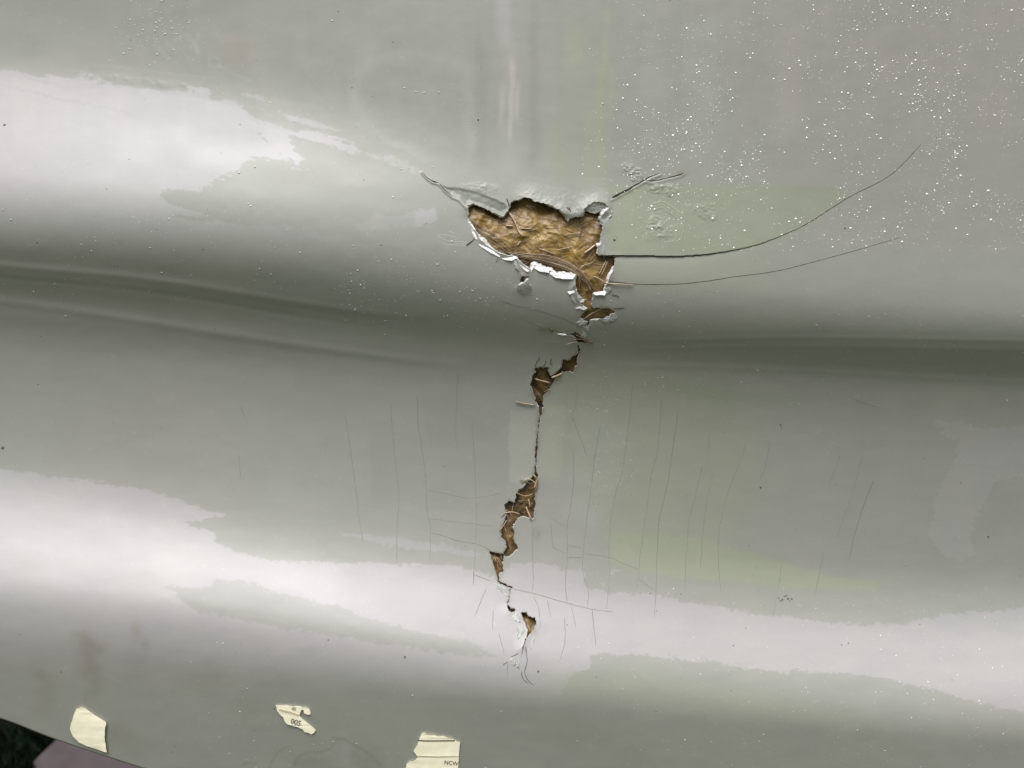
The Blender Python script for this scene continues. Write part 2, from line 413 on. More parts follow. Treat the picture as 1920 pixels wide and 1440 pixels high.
for it in range(3):
    e = 0.3
    f = hole_field(x[idx], y[idx])
    gx = (hole_field(x[idx] + e, y[idx]) - hole_field(x[idx] - e, y[idx])) / (2 * e)
    gy = (hole_field(x[idx], y[idx] + e) - hole_field(x[idx], y[idx] - e)) / (2 * e)
    g2 = np.maximum(gx * gx + gy * gy, 0.3)
    stp = np.clip(-f, -1.5, 1.5)
    x[idx] += stp * gx / g2; y[idx] += stp * gy / g2

# --- relief on top of the moulding
D = 0.10 * vnoise(x, y, 42, 30, 31) + 0.06 * vnoise(x, y, 17, 13, 32) + 0.5 * vnoise(x, y, 260, 170, 33)
# wrinkled filler patches right of the hole
def wrinkle(cx, cy, rx, ry, amp, s, seed, ang=0.0):
    global D
    dx, dy = x - cx, y - cy
    u = dx * math.cos(ang) + dy * math.sin(ang); v = -dx * math.sin(ang) + dy * math.cos(ang)
    r = np.sqrt((u / rx) ** 2 + (v / ry) ** 2) + 0.25 * vnoise(x, y, 14, None, seed + 9)
    m = np.clip(1 - r, 0, 1) ** 0.6
    k = np.where(m > 0)[0]
    if len(k):
        n = np.abs(fbm(x[k], y[k], s, 3, seed)) - 0.3
        D[k] += amp * m[k] * n + 0.5 * amp * m[k]
wrinkle(1233, 430, 36, 26, 1.5, 9, 40, 0.2)
wrinkle(1240, 352, 34, 13, 1.9, 12, 44, 0.25)
wrinkle(1325, 396, 25, 17, 1.8, 9, 48, 0.4)
wrinkle(1187, 322, 26, 18, 1.8, 7, 52, 0.5)
wrinkle(1050, 366, 80, 14, 0.4, 9, 56, 0.2)
wrinkle(905, 352, 40, 10, 0.9, 8, 60, 0.1)
wrinkle(250, 150, 120, 8, 0.5, 14, 64, 0.12)
for k in range(3):                        # concentric ripples round the filler
    d = sdf_poly(x, y, [(1205,405),(1240,395),(1268,415),(1262,445),(1235,458),(1205,445)], 40)
    D += 0.45 * np.exp(-((d - 6 - 5.0 * k) / 1.6) ** 2) * (x > 1225) * sstep(470, 440, y)
# flap of paint that has sunk at the upper left of the hole
df = sdf_poly(x, y, FLAP, 20)
lowside = sstep(0, 26, (y - 344) - 0.28 * (x - 822)) 
D -= np.where(df < 0, 5.0 * sstep(0, 7, -df) * (0.35 + 0.65 * lowside) + 0.4 * fbm(x, y, 9, 2, 70), 0)
# paint lifted along the rim of the break, in lengths
rim = np.exp(-np.maximum(F0, 0) / 9.0) * (F0 < 40)
D += rim * np.clip(2.2 * vnoise(x, y, 34, None, 71) + 1.2, 0, 4) * (np.clip(F0, 0, None) >= 0) * (y < 640)
D += np.where((F0 < 30) & (y >= 640), rim * np.clip(1.6 * vnoise(x, y, 30, None, 72) + 0.4, 0, 2), 0)
# upper right: the paint above the long tear stands proud of the paint below
TEAR_R = zm([(130,360),(200,322),(240,300),(300,265),(340,245),(380,230)], 1100, 240, 2.743)
TEAR_R2 = zm([(300,268),(340,272),(380,265),(430,252),(480,240),(500,228)], 1100, 240, 2.743)
TEAR_L = zm([(105,140),(140,180),(175,205),(215,215),(255,262),(300,300),(345,318),(395,370)], 760, 280, 3.4286)
for P, a in ((TEAR_R, 1.2), (TEAR_R2, 0.8)):
    D += a * np.exp(-(dist_line(x, y - 4.2, P, 25) / 2.6) ** 2)
D += 1.6 * np.exp(-(dist_line(x, y - 3.0, TEAR_L, 20) / 2.2) ** 2)
LONG1 = zm([(75,656),(250,657),(480,660),(620,650),(760,628),(880,600),(1000,555),(1120,500),(1240,425),(1360,350),(1500,280),(1600,210),(1720,85)], 1100, 240, 2.743)
LONG2 = zm([(110,788),(200,798),(280,804),(460,803),(600,790),(760,765),(980,735),(1200,680),(1400,625),(1610,563)], 1100, 240, 2.743)
d1 = dist_line(x, y, LONG1, 140)
under = (y > np.interp(x, [p[0] for p in LONG1], [p[1] for p in LONG1]))
D -= np.where(under, 2.6 * np.exp(-d1 / 16.0) * sstep(1500, 1200, x), 0)
for pts, a, wd_ in (([(-900,395),(-300,470),(0,497),(300,523),(560,570),(720,590),(860,606)],0.9,7.5),([(-900,470),(-300,540),(0,561),(250,599),(500,639),(620,655),(800,680),(940,694)],0.95,8.5),
        ([(-900,420),(-300,495),(0,520),(300,546),(560,596),(760,622)],-0.5,6.0),([(1150,655),(1300,652),(1500,648),(1920,657),(2800,660)],0.3,6.0),([(1150,684),(1400,690),(1700,706),(1920,718),(2800,722)],0.4,6.0),([(1180,640),(1500,632),(1920,640),(2800,640)],0.4,5.0)):
    q = np.array(pts, float); gx_ = np.arange(-1100, 3000, 10.0)
    gy_ = np.convolve(np.pad(np.interp(gx_, q[:, 0], q[:, 1]), 15, mode='edge'), np.ones(31) / 31, 'valid')
    yl = np.interp(x, gx_, gy_) + 0.8 * vnoise(x, y * 0, 160, 50, 141)
    fade = sstep(q[0, 0] - 1, q[0, 0] + 90, x) * sstep(q[-1, 0] + 1, q[-1, 0] - 260, x)
    D += a * fade * np.exp(-((y - yl) / wd_) ** 2)
D += 5.5 * np.exp(-np.maximum(F0, 0) / 15.0) * (F0 < 90) * sstep(960, 1010, x) * sstep(1152, 1138, x) * sstep(412, 396, y)
h = H(x, y) + D

# --- paint colour (albedo) and gloss
base = np.array([0.254, 0.261, 0.228])
tint = np.ones((len(x), 3))
def mul(mask, col):
    global tint
    tint = tint * (1 + mask[:, None] * (np.array(col) - 1))
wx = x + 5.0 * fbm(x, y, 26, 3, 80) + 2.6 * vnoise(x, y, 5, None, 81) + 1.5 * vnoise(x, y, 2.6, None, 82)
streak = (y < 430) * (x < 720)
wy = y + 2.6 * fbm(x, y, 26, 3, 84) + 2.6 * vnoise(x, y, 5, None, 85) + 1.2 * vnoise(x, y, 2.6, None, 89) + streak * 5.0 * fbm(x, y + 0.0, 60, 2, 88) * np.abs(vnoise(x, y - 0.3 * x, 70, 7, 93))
dry_lit = np.zeros(len(x))  # dry patches, outlined along the bright bands so they carry highlight too
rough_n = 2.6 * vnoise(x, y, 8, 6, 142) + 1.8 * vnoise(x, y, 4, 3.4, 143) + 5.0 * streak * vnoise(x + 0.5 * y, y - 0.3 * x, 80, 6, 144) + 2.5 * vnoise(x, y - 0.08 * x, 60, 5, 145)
for P, a, sft in ((DRY_LIT_A, 1, 2.6), (DRY_LIT_B, 0.7, 2.6), (DRY_LIT_C, 0.8, 4), ([(686,281),(760,304),(815,332),(800,329),(750,311),(688,289)], 0.5, 3), (DRY_LIT_D, 1, 2.6), (DRY_LIT_E, 0.7, 5), (DRY_LIT_F, 0.6, 3.0), (DRY_LIT_G, 0.5, 2)):
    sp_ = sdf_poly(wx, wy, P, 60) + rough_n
    dry_lit = np.maximum(dry_lit, a * sstep(sft, -sft, sp_))
dry_lit *= (0.25 + 0.75 * sstep(-3.5, 3.0, sdf_poly(wx, wy, WET_UNLIT_D, 60) + rough_n))
dry_lit *= 1 - sstep(330, 500, y) * (y < 640) * (x < 780)
dry_lit *= 1 - sstep(1190, 1290, y - 0.05 * x) * (x < 1062)
mul(dry_lit, (1.16, 1.11, 1.22))  # paler dry paint, with part of the bands' highlight painted into the colour
mul(0.5 + 0.5 * vnoise(x, y, 420, 260, 86), (1.03, 1.0, 1.02))
mul(np.clip(fbm(x, y, 90, 3, 87), -1, 1), (1.015, 1.012, 1.01))
mul(np.clip(fbm(x * 0.35, y, 16, 3, 115), -1, 1), (1.022, 1.02, 1.018))
mul(np.clip(fbm(x, y * 0.3, 22, 3, 118), -1, 1) * sstep(340, 250, y), (1.02, 1.018, 1.018))
mul(sstep(1150, 1700, x) * sstep(560, 380, y), (0.985, 0.955, 0.975))
green = (0.97, 1.025, 0.87)
def patch(P, s, col, warp=1.0):
    X2 = x + warp * (wx - x); Y2 = y + warp * (wy - y)
    mul(sstep(s, -s, sdf_poly(X2, Y2, P, 80)), col)
patch([(1130,352),(1290,346),(1430,346),(1570,352),(1592,366),(1520,420),(1430,462),(1340,474),(1150,478),(1135,430),(1160,385)], 7, green, 0.5)
patch([(1150,482),(1330,480),(1440,470),(1440,545),(1160,548)], 12, (0.985, 1.01, 0.94))
patch([(1040,690),(1240,690),(1390,740),(1430,900),(1380,1010),(1130,1000),(1060,860)], 30, (0.97, 1.0, 0.91))
patch([(1130,1000),(1300,1006),(1450,1050),(1560,1080),(1660,1092),(1640,1108),(1440,1098),(1300,1085),(1150,1062)], 7, (1.03, 1.09, 0.92))
patch([(1030,1260),(1250,1268),(1480,1310),(1640,1350),(1440,1345),(1200,1318),(1050,1300)], 20, (1.0, 1.02, 0.95))
patch([(955,770),(1004,770),(1002,850),(998,905),(955,905)], 2.5, (1.12, 1.12, 1.10), 0.4)
patch([(1015,760),(1060,765),(1050,900),(1012,890)], 10, (1.08, 1.10, 1.02))
patch([(1080,760),(1170,800),(1165,900),(1120,1000),(1060,960)], 22, (1.06, 1.06, 1.09))
patch([(1250,720),(1500,740),(1500,760),(1300,750)], 12, (0.95, 0.97, 0.92))
patch([(690,790),(880,780),(955,820),(955,960),(860,965),(700,930)], 6, (0.965, 0.965, 0.97))
patch([(790,735),(880,755),(950,785),(955,800),(880,840),(800,838)], 4, (0.965, 0.96, 0.965))
patch([(420,60),(470,70),(480,110),(430,130),(405,100)], 12, (1.05, 0.98, 0.97))
patch([(0,0),(420,0),(380,60),(120,90),(0,80)], 40, (0.97, 0.975, 0.96))
# watery runs down the top centre
for cx, wd, y0, y1, col in ((962,34,-20,330,(1.02,1.018,1.022)),(1098,46,20,345,(1.006,1.008,0.994)),(1030,14,60,330,(1.015,1.012,1.015)),(1000,8,20,300,(0.988,0.985,0.988)),(895,7,60,300,(0.985,0.98,0.985)),(1222,26,0,300,(1.012,1.01,1.014)),(945,13,-20,80,(1.05,1.04,1.06)),(938,6,170,235,(1.07,1.06,1.07)),(957,5,120,260,(1.09,1.075,1.08)),(969,5,170,225,(1.08,1.07,1.08)),
        (955,16,60,330,(1.03,1.02,1.03)),(1045,12,240,335,(1.0,1.02,0.91)),(1138,7,20,120,(1.02,1.02,0.98)),(1128,8,120,330,(1.03,1.045,0.90)),(1146,5,130,220,(1.03,1.045,0.92)),(1078,16,60,110,(1.02,1.04,0.93)),
        (1108,9,210,345,(1.02,1.03,0.95)),(905,9,90,300,(0.985,0.975,0.985)),(1000,10,0,330,(0.985,0.985,0.98)),(1480,30,60,260,(1.025,1.02,1.02)),(1320,30,40,330,(1.015,1.02,1.02))):
    col = tuple(1 + (c - 1) * (2.4 if col[2] > 0.97 else 1.1) for c in col)
    cxx = cx + 4 * vnoise(x * 0 + cx, y, 60, 60, 90) + 1.5 * vnoise(x, y, 11, 30, 91)
    mul(np.exp(-np.abs((x - cxx) / wd) ** 3) * sstep(y0 - 25, y0 + 10, y) * sstep(y1 + 20, y1 - 15, y), col)
# dried water outline, rounded square
dd = sdf_poly(wx, wy, [(690,110),(740,92),(850,95),(880,120),(890,200),(893,285),(870,318),(800,300),(720,265),(665,215),(655,170),(672,130)], 60)
mul(np.exp(-((dd + 9) / 11) ** 2) * 1.7 * (0.45 + 0.55 * sstep(-1, 1, vnoise(x, y, 60, None, 92) + 0.2)), (1.055, 1.06, 1.06))
mul(np.exp(-(np.hypot((x - 690) / 14, (y - 108) / 22)) ** 2), (1.07, 1.07, 1.07))
mul(np.exp(-(np.hypot((x - 662) / 10, (y - 180) / 28)) ** 2), (1.07, 1.07, 1.07))
# wrinkled wet marks, upper left
for pts, wdt, a in (([(296,88),(305,97),(316,108)],4,1.07),([(312,80),(322,88),(330,97)],5,1.08),([(330,74),(340,68),(352,66),(362,80),(370,98)],5,1.1),([(338,92),(346,102),(354,110)],3,1.07),([(372,64),(368,80),(372,96)],4,1.07),
        ([(394,108),(390,116),(398,124),(412,124),(412,112),(400,106)],2.6,1.09),([(412,124),(428,132),(445,142),(470,150)],3.5,1.08),([(405,62),(420,74),(430,70)],9,1.05),([(480,100),(490,130),(500,145)],14,1.03),
        ([(175,122),(230,126),(300,136),(400,146)],1.2,1.08),([(265,85),(272,92)],4,1.05)):
    mul(np.exp(-(dist_line(x, y, pts, 40) / wdt) ** 2), (a, a, a))
# smudges and stains, lower left; water marks, bottom
for cx, cy, sx, sy, k in ((160,1200,22,18,1.0),(190,1212,18,14,.7),(165,1235,16,30,.8),(256,1185,11,16,1.0),(270,1206,9,12,.9),(76,1262,18,9,.6),(85,1300,20,35,.5),(180,1275,16,30,.5),(262,1250,25,20,.35),(390,1270,40,26,.35),(470,1330,30,30,.3),(230,1370,18,20,.5),(160,1311,4,8,.6),(250,1400,22,16,.35),(215,1375,8,14,.5),(1080,1380,70,26,.4),(1180,1420,60,30,.3),(690,1425,30,20,.7),(590,1432,40,14,.6)):
    r = np.hypot((x - cx) / sx, (y - cy) / sy) + 0.35 * vnoise(x, y, 16, None, 95)
    mul(k * np.exp(-np.clip(r, 0, 9) ** 2), (0.855, 0.825, 0.775))
for pts, wdt in (([(552,1436),(556,1424),(566,1414),(580,1410),(600,1411),(615,1406),(622,1398)],3.0),([(625,1384),(645,1386),(662,1396),(685,1408),(700,1420),(712,1436)],2.6),([(505,1440),(515,1418),(530,1404),(545,1398)],2.2),([(455,1434),(465,1430),(480,1431)],2.4)):
    mul(np.exp(-(dist_line(x, y, pts, 30) / wdt) ** 2), (0.90, 0.89, 0.84))
mul(np.exp(-(np.hypot((x - 648) / 8, (y - 1412) / 20)) ** 2), (1.09, 1.09, 1.12))
for k in range(90):                                     # fine scuffs and scratches in the paint
    cx, cy = rnd.uniform(-50, 1950), rnd.uniform(-20, 1400); an = rnd.gauss(0.08, 0.5) if k % 3 else rnd.uniform(0, 3.14); L = rnd.uniform(10, 60)
    c_, s_ = math.cos(an) * L, math.sin(an) * L; f_ = rnd.choice((0.955, 1.035, 1.05, 1.03))
    mul(np.exp(-(dist_line(x, y, [(cx - c_, cy - s_), (cx, cy + rnd.uniform(-3, 3)), (cx + c_, cy + s_)], 8) / rnd.uniform(0.8, 1.5)) ** 2), (f_, f_, f_))
# rusty dirt that has run out of the break
mul(np.exp(-np.clip(F0, 0, 99) / 2.2) * sstep(-0.2, 0.7, vnoise(x, y, 16, None, 97)) * (F0 < 20), (0.72, 0.62, 0.5))
mul(np.exp(-(np.hypot((x - 1006) / 7, (y - 1000) / 14)) ** 2) * (0.5 + 0.5 * vnoise(x, y, 3, 9, 98)), (0.72, 0.66, 0.6))
mul(np.exp(-(np.hypot((x - 1278) / 9, (y - 326) / 5)) ** 2), (0.8, 0.72, 0.62))
mul(np.exp(-(dist_line(x, y, TEAR_L, 20) / 4.0) ** 2) * 0.35, (0.7, 0.66, 0.6))
# chalky spots and specks
for sd_, thr, col, sc in ((101, 0.82, (1.08, 1.08, 1.08), 5.0), (103, 0.88, (0.93, 0.93, 0.92), 4.0)):
    mul(sstep(thr, thr + 0.12, vnoise(x, y, sc, None, sd_)), col)
mul(sstep(0.45, 0.8, vnoise(x, y, 5, None, 105)) * sstep(60, 20, np.hypot((x - 1145) / 1.0, (y - 860) / 2.2)), (1.10, 1.10, 1.12))
for P, rr in (((1110,1090), 1),):
    mul(sstep(0.6, 0.85, vnoise(x, y, 6, None, 107)) * np.exp(-np.hypot((x - 1160) / 60, (y - 1085) / 22) ** 4), (1.16, 1.16, 1.16))
for pts, wdt, a in (([(-40,150),(0,160),(80,178),(170,198),(250,212)],2.6,.93),([(-40,128),(60,150),(130,162),(180,160)],3,.95),([(300,172),(380,178),(440,196),(520,226)],3,.94),([(460,214),(510,238),(560,262)],2.5,.95),([(520,180),(600,205),(700,245),(800,300)],5,1.04),([(700,400),(800,396),(850,380)],8,1.03),([(560,470),(700,462),(820,450)],7,1.03),([(460,455),(520,470),(600,466)],6,1.03)):
    mul(np.exp(-(dist_line(wx, wy, pts, 40) / wdt) ** 2), (a, a, a))
flap_in = df < 0
mul(np.where(flap_in, sstep(0, 5, -df), 0), (0.86, 0.88, 0.88))
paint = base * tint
gloss = 0.40 + 0.07 * dry_lit + 0.04 * vnoise(x, y, 70, 40, 110)
spec = 0.36 + 0.29 * dry_lit
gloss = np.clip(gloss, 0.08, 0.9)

# --- rolled lower edge: extra rows behind the rim
NE = 6
offs = [(1.2, -1.0), (2.0, -4.0), (1.5, -9.0), (-2.0, -14.0), (-14.0, -16.0), (-60.0, -18.0)]
xe, yee, he = X[-1], Y[-1], h.reshape(nrow, ncol)[-1]
xx = np.r_[x, np.tile(xe, NE)]; yy = np.r_[y] ; hh = h
for oy, oh in offs:
    yy = np.r_[yy, yee + oy]; hh = np.r_[hh, he + oh]
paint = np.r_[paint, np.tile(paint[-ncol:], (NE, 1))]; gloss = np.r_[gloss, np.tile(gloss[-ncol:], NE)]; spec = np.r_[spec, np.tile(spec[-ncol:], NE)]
V = world(xx, yy, hh)
tot = nrow + NE
ii = np.arange(tot * ncol).reshape(tot, ncol)
Q = np.stack([ii[:-1, :-1], ii[1:, :-1], ii[1:, 1:], ii[:-1, 1:]], -1).reshape(-1, 4)
Fx = np.r_[F0, np.full(NE * ncol, 1e3)]; Sx = np.r_[snap, np.zeros(NE * ncol, bool)]
ok = (Fx >= 0) | Sx
keep = ok[Q].all(1) & (Fx[Q] > 0).any(1)
Qk = Q[keep]
used = np.zeros(len(V), bool); used[Qk.ravel()] = True
remap = np.cumsum(used) - 1
panel = link('fibreglass_panel', None, loc=Vector(O))
tag(panel, 'moulded grey-green painted fibreglass panel split by a jagged crack with brown glass fibre showing', 'fibreglass panel')
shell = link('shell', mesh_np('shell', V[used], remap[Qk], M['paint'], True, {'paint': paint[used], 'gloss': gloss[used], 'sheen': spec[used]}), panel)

# --- broken wall of the hole: from the rim back and into the break
E = np.concatenate([Qk[:, [0, 1]], Qk[:, [1, 2]], Qk[:, [2, 3]], Qk[:, [3, 0]]])
key = np.sort(E, 1); code = key[:, 0].astype(np.int64) * len(V) + key[:, 1]
_, inv, cnt = np.unique(code, return_inverse=True, return_counts=True)
B = E[cnt[inv] == 1]
B = B[(Fx[B] < 5).all(1)]
bv = np.unique(B); bm = {int(v): i for i, v in enumerate(bv)}
bx, by, bh = xx[bv], yy[bv], hh[bv]
e = 0.6
gx = hole_field(bx + e, by, False) - hole_field(bx - e, by, False); gy = hole_field(bx, by + e, False) - hole_field(bx, by - e, False)
gl = np.hypot(gx, gy) + 1e-6; gx /= gl; gy /= gl
wid = np.clip(2.2 + 2.2 * vnoise(bx, by, 14, None, 120) + 1.2 * vnoise(bx, by, 5, None, 121), 0.6, 5)
wid = wid * np.where(by > 640, 0.45, np.where((gy > 0.3) & (by < 545), 1.5, 0.8))
r1 = world(bx - gx * wid * 0.35, by - gy * wid * 0.35, bh - 1.6)
r2 = world(bx - gx * wid, by - gy * wid, bh - 4.5 - 1.0 * vnoise(bx, by, 4, None, 122))
r3 = world(bx - gx * wid * 0.7, by - gy * wid * 0.7, bh - 16)
nbv = len(bv)
VW = np.vstack([world(bx, by, bh), r1, r2, r3])
Bi = np.array([[bm[int(a)], bm[int(b)]] for a, b in B])
FW = np.vstack([np.c_[Bi[:, 1] + k * nbv, Bi[:, 0] + k * nbv, Bi[:, 0] + (k + 1) * nbv, Bi[:, 1] + (k + 1) * nbv] for k in range(3)])
tag(link('broken_edge', mesh_np('broken_edge', VW, FW, M['edge'], True), panel), 'pale fractured edge of the paint around the hole')

# ------------------------------------------------------------------ glass mat behind the break
mx = np.arange(800, 1205, 1.15); my = np.arange(345, 1240, 1.15)
GX, GY = np.meshgrid(mx, my); gxs, gys = GX.ravel(), GY.ravel()
fm = np.full(gxs.shape, 1e3)
for P in HOLES: fm = np.minimum(fm, sdf_poly(gxs, gys, P, 34))
depth = -9 + 4.6 * fbm(gxs, gys, 38, 3, 130) + 0.4 * fbm(gxs, gys, 9, 2, 131)
depth -= 7.0 * sstep(425, 375, gys)
depth += np.where(gys < 560, 3.5 * sstep(0, -55, fm), 0)
col = np.empty((len(gxs), 3)); col[:] = (0.125, 0.070, 0.017)
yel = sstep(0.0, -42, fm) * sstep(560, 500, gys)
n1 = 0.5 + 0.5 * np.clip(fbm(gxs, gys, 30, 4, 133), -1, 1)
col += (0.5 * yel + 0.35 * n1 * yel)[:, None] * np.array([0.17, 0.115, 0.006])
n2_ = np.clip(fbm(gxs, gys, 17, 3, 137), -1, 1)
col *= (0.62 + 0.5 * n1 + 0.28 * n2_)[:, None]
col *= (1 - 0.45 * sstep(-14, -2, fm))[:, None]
col += (sstep(0.1, 0.7, vnoise(gxs * 0.6 + gys * 0.5, gys - 0.45 * gxs, 30, 8, 139)) * yel)[:, None] * np.array([0.06, 0.035, 0.018])
Gd = depth.reshape(GX.shape); Gc = col.reshape(*GX.shape, 3)
rg = random.Random(5)
for k in range(1500):                                   # pressed strands of the chopped mat
    if k < 1150:
        P0 = HOLES[0]; cx, cy = rg.uniform(868, 1165), rg.uniform(365, 600)
    else:
        cx, cy = rg.uniform(905, 1110), rg.uniform(600, 1230)
    a = rg.gauss(0.35, 0.8) if cy < 560 else rg.uniform(0, 3.14)
    L = rg.uniform(8, 36); wd = rg.choice((0.9, 1.3, 1.8, 3.0, 4.5)); bend = rg.uniform(-0.01, 0.01)
    x0, x1 = int((cx - L - 800) / 1.15), int((cx + L - 800) / 1.15) + 1
    y0, y1 = int((cy - L - 345) / 1.15), int((cy + L - 345) / 1.15) + 1
    x0, y0 = max(x0, 0), max(y0, 0)
    sx, sy = GX[y0:y1, x0:x1] - cx, GY[y0:y1, x0:x1] - cy
    if sx.size == 0: continue
    u = sx * math.cos(a) + sy * math.sin(a); v = -sx * math.sin(a) + sy * math.cos(a) + bend * u * u
    m_ = np.exp(-(v / wd) ** 2) * sstep(L, L * 0.7, np.abs(u))
    br = rg.uniform(-0.35, 1.0) ** 1
    Gd[y0:y1, x0:x1] += m_ * rg.uniform(0.1, 0.55)
    tgt = np.array([0.31, 0.205, 0.085]) * rg.uniform(0.75, 1.2) if br > 0.25 else np.array([0.075, 0.040, 0.012])
    Gc[y0:y1, x0:x1] += (m_ * (0.55 if wd < 1.5 else 0.32) * abs(br))[..., None] * (tgt - Gc[y0:y1, x0:x1])
hm = H(gxs, gys) + Gd.ravel()
im = np.arange(len(gxs)).reshape(GX.shape)
QM = np.stack([im[:-1, :-1], im[1:, :-1], im[1:, 1:], im[:-1, 1:]], -1).reshape(-1, 4)
QM = QM[(fm[QM] < 18).all(1)]
um = np.zeros(len(gxs), bool); um[QM.ravel()] = True; rm = np.cumsum(um) - 1
VM = world(gxs, gys, hm)
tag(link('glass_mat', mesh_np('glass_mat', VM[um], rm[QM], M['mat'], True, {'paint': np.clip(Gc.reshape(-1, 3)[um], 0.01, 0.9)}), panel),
    'yellow-brown resin-soaked glass fibre mat exposed by the break')

def mat_h(px, py):
    i = int(np.clip((py - 345) / 1.15, 0, GX.shape[0] - 1)); j = int(np.clip((px - 800) / 1.15, 0, GX.shape[1] - 1))
    return float(H(px, py)) + float(Gd[i, j])

# ------------------------------------------------------------------ loose fibres
def tube(P3, r, sides=5):
    """P3: (n,3) points relative to O, r: radius per point"""
    n = len(P3); V, F = [], []
    T = np.gradient(P3, axis=0); T /= np.linalg.norm(T, axis=1, keepdims=True) + 1e-12
    for i in range(n):
        a = np.cross(T[i], NV); a /= np.linalg.norm(a) + 1e-9; b = np.cross(T[i], a)
        for k in range(sides):
            q = 2 * math.pi * k / sides
            V.append(P3[i] + r[i] * (a * math.cos(q) + b * math.sin(q)))
    for i in range(n - 1):
        for k in range(sides):
            k2 = (k + 1) % sides
            F.append((i * sides + k, i * sides + k2, (i + 1) * sides + k2, (i + 1) * sides + k))
    F.append(tuple(range(sides))[::-1]); F.append(tuple((n - 1) * sides + k for k in range(sides)))
    return V, F

def fibre(pts, r, mat, name='glass_fibre', lift=1.0, n=12, on_mat=True, arch=0.0, label=None):
    P = catmull(pts, n)
    t = np.linspace(0, 1, n)
    hh_ = np.array([(mat_h(a, b) if on_mat else float(H(a, b))) for a, b in P])
    if on_mat: hh_ = 0.5 * hh_ + 0.5 * np.interp(t, [0, 1], [hh_[0], hh_[-1]]) * 0.5 + 0.25 * hh_.max()
    hh_ = hh_ + lift + arch * np.sin(math.pi * t)
    rr = S * r * np.clip(np.minimum(t, 1 - t) * 8 + 0.35, 0.3, 1)
    V_, F_ = tube(world(P[:, 0], P[:, 1], hh_), rr)
    o = link(name, mesh_py(name, V_, F_, mat, True), panel)
    if label: o['label'] = label
    return o

for k in range(44):                                     # the sheaf sweeping along the lower rim
    s = rg.gauss(0, 1); o1, o2 = rg.uniform(-9, 9), rg.uniform(-6, 6)
    a = rg.uniform(0, 0.35); b = rg.uniform(0.6, 1.0)
    path = catmull([(948, 474 + 0.3 * o1), (985, 480 + 0.6 * o1), (1030, 488 + o1), (1070, 502 + o1), (1100, 524 + 0.7 * o1 + 2), (1118 + o2, 552)], 40)
    sub = path[int(a * 39):int(b * 39) + 1]
    fibre(sub[::3] + np.array([0, rg.uniform(-2, 2)]), rg.uniform(0.28, 0.6), M[('fibre', 'fibre_tan', 'fibre', 'fibre_dark', 'fibre_tan')[k % 5]], lift=rg.uniform(0.6, 3.0), arch=rg.uniform(0, 3))
for k in range(26):                                     # second bundle, left part of the hole
    o1 = rg.uniform(-14, 14)
    path = catmull([(880, 425 + o1), (905, 440 + o1), (935, 458 + o1), (965, 478 + 0.6 * o1), (1000, 488 + 0.4 * o1)], 30)
    i0_, i1_ = rg.randint(0, 10), rg.randint(18, 29)
    fibre(path[i0_:i1_ + 1:3], rg.uniform(0.22, 0.45), M['fibre_tan'] if k % 2 else M['fibre_dark'], lift=rg.uniform(0.1, 1.2))
for k in range(80):                                     # odd strands across the mat
    cx, cy = rg.uniform(885, 1135), rg.uniform(385, 500)
    if float(sdf_poly(np.array([cx]), np.array([cy]), HOLE_BIG, 60)[0]) > -9: continue
    a = rg.gauss(0.4, 0.9); L = rg.uniform(7, 22)
    c_, s_ = math.cos(a), math.sin(a); bd = rg.uniform(-4, 4)
    fibre([(cx - c_ * L, cy - s_ * L), (cx + bd * -s_, cy + bd * c_), (cx + c_ * L, cy + s_ * L)], rg.uniform(0.2, 0.5), M[('fibre', 'fibre_tan', 'fibre_tan', 'fibre_dark')[k % 4]], lift=rg.uniform(0.1, 1.0))
for pts, r in (([(954,397),(965,415),(972,432),(980,444)],1.4),([(948,423),(962,424)],1.6),([(975,428),(996,429)],1.3),([(970,460),(976,452)],1.1),([(1000,393),(986,385),(1005,389)],1.0),
               ([(1095,475),(1105,468),(1116,459)],1.9),([(1084,530),(1090,505),(1086,540)],0.7),([(1123,515),(1132,497),(1137,488)],1.2),([(1127,517),(1135,500),(1139,490)],1.0),
               ([(1088,500),(1112,492)],0.7),([(1082,508),(1100,494)],0.6),([(1040,470),(1075,462)],0.7),([(1060,440),(1090,436)],0.9),([(1010,466),(1046,478)],0.9),([(1092,600),(1106,590),(1131,577)],0.9),([(1080,575),(1100,560)],0.8),
               ([(1085,520),(1100,530),(1108,545)],0.8),([(900,386),(910,384),(906,396)],0.8)):
    fibre(pts, r, M['fibre'], lift=2.2)
for pts, r, m_ in (([(1003,710),(1016,714),(1032,718)],1.5,'fibre'),([(966,753),(985,757),(1004,759)],1.2,'fibre'),([(1034,708),(1046,704),(1053,700)],2.2,'fibre'),([(986,950),(991,962),(997,975)],1.6,'fibre'),([(991,936),(994,950)],1.3,'fibre'),
               ([(978,905),(990,898),(1003,905),(1004,915)],0.9,'fibre'),([(974,900),(984,902),(996,908)],0.9,'fibre_dark'),([(946,962),(960,960),(975,964)],1.0,'fibre'),
               ([(940,968),(946,962),(950,955)],0.8,'fibre'),([(936,996),(944,985),(950,975)],0.9,'fibre'),([(1072,638),(1090,636),(1112,644)],0.9,'fibre_dark'),([(1080,628),(1098,636),(1116,640)],0.8,'fibre_dark'),([(1062,646),(1082,640)],0.7,'fibre'),
               ([(1020,735),(1030,730),(1034,735)],0.5,'fibre'),([(968,924),(985,930),(1000,925)],0.7,'fibre'),([(970,940),(985,938),(1000,945)],0.7,'fibre_dark'),([(1004,893),(1008,905),(1004,922)],1.6,'fibre_dark'),([(1001,890),(1006,900),(1001,916)],1.2,'fibre'),
               ([(1126,525),(1134,530),(1145,532),(1165,533),(1190,534)],1.1,'fibre'),([(1112,518),(1122,522),(1134,529)],1.2,'fibre')):
    fibre(pts, r, M[m_], lift=3.0, on_mat=False)
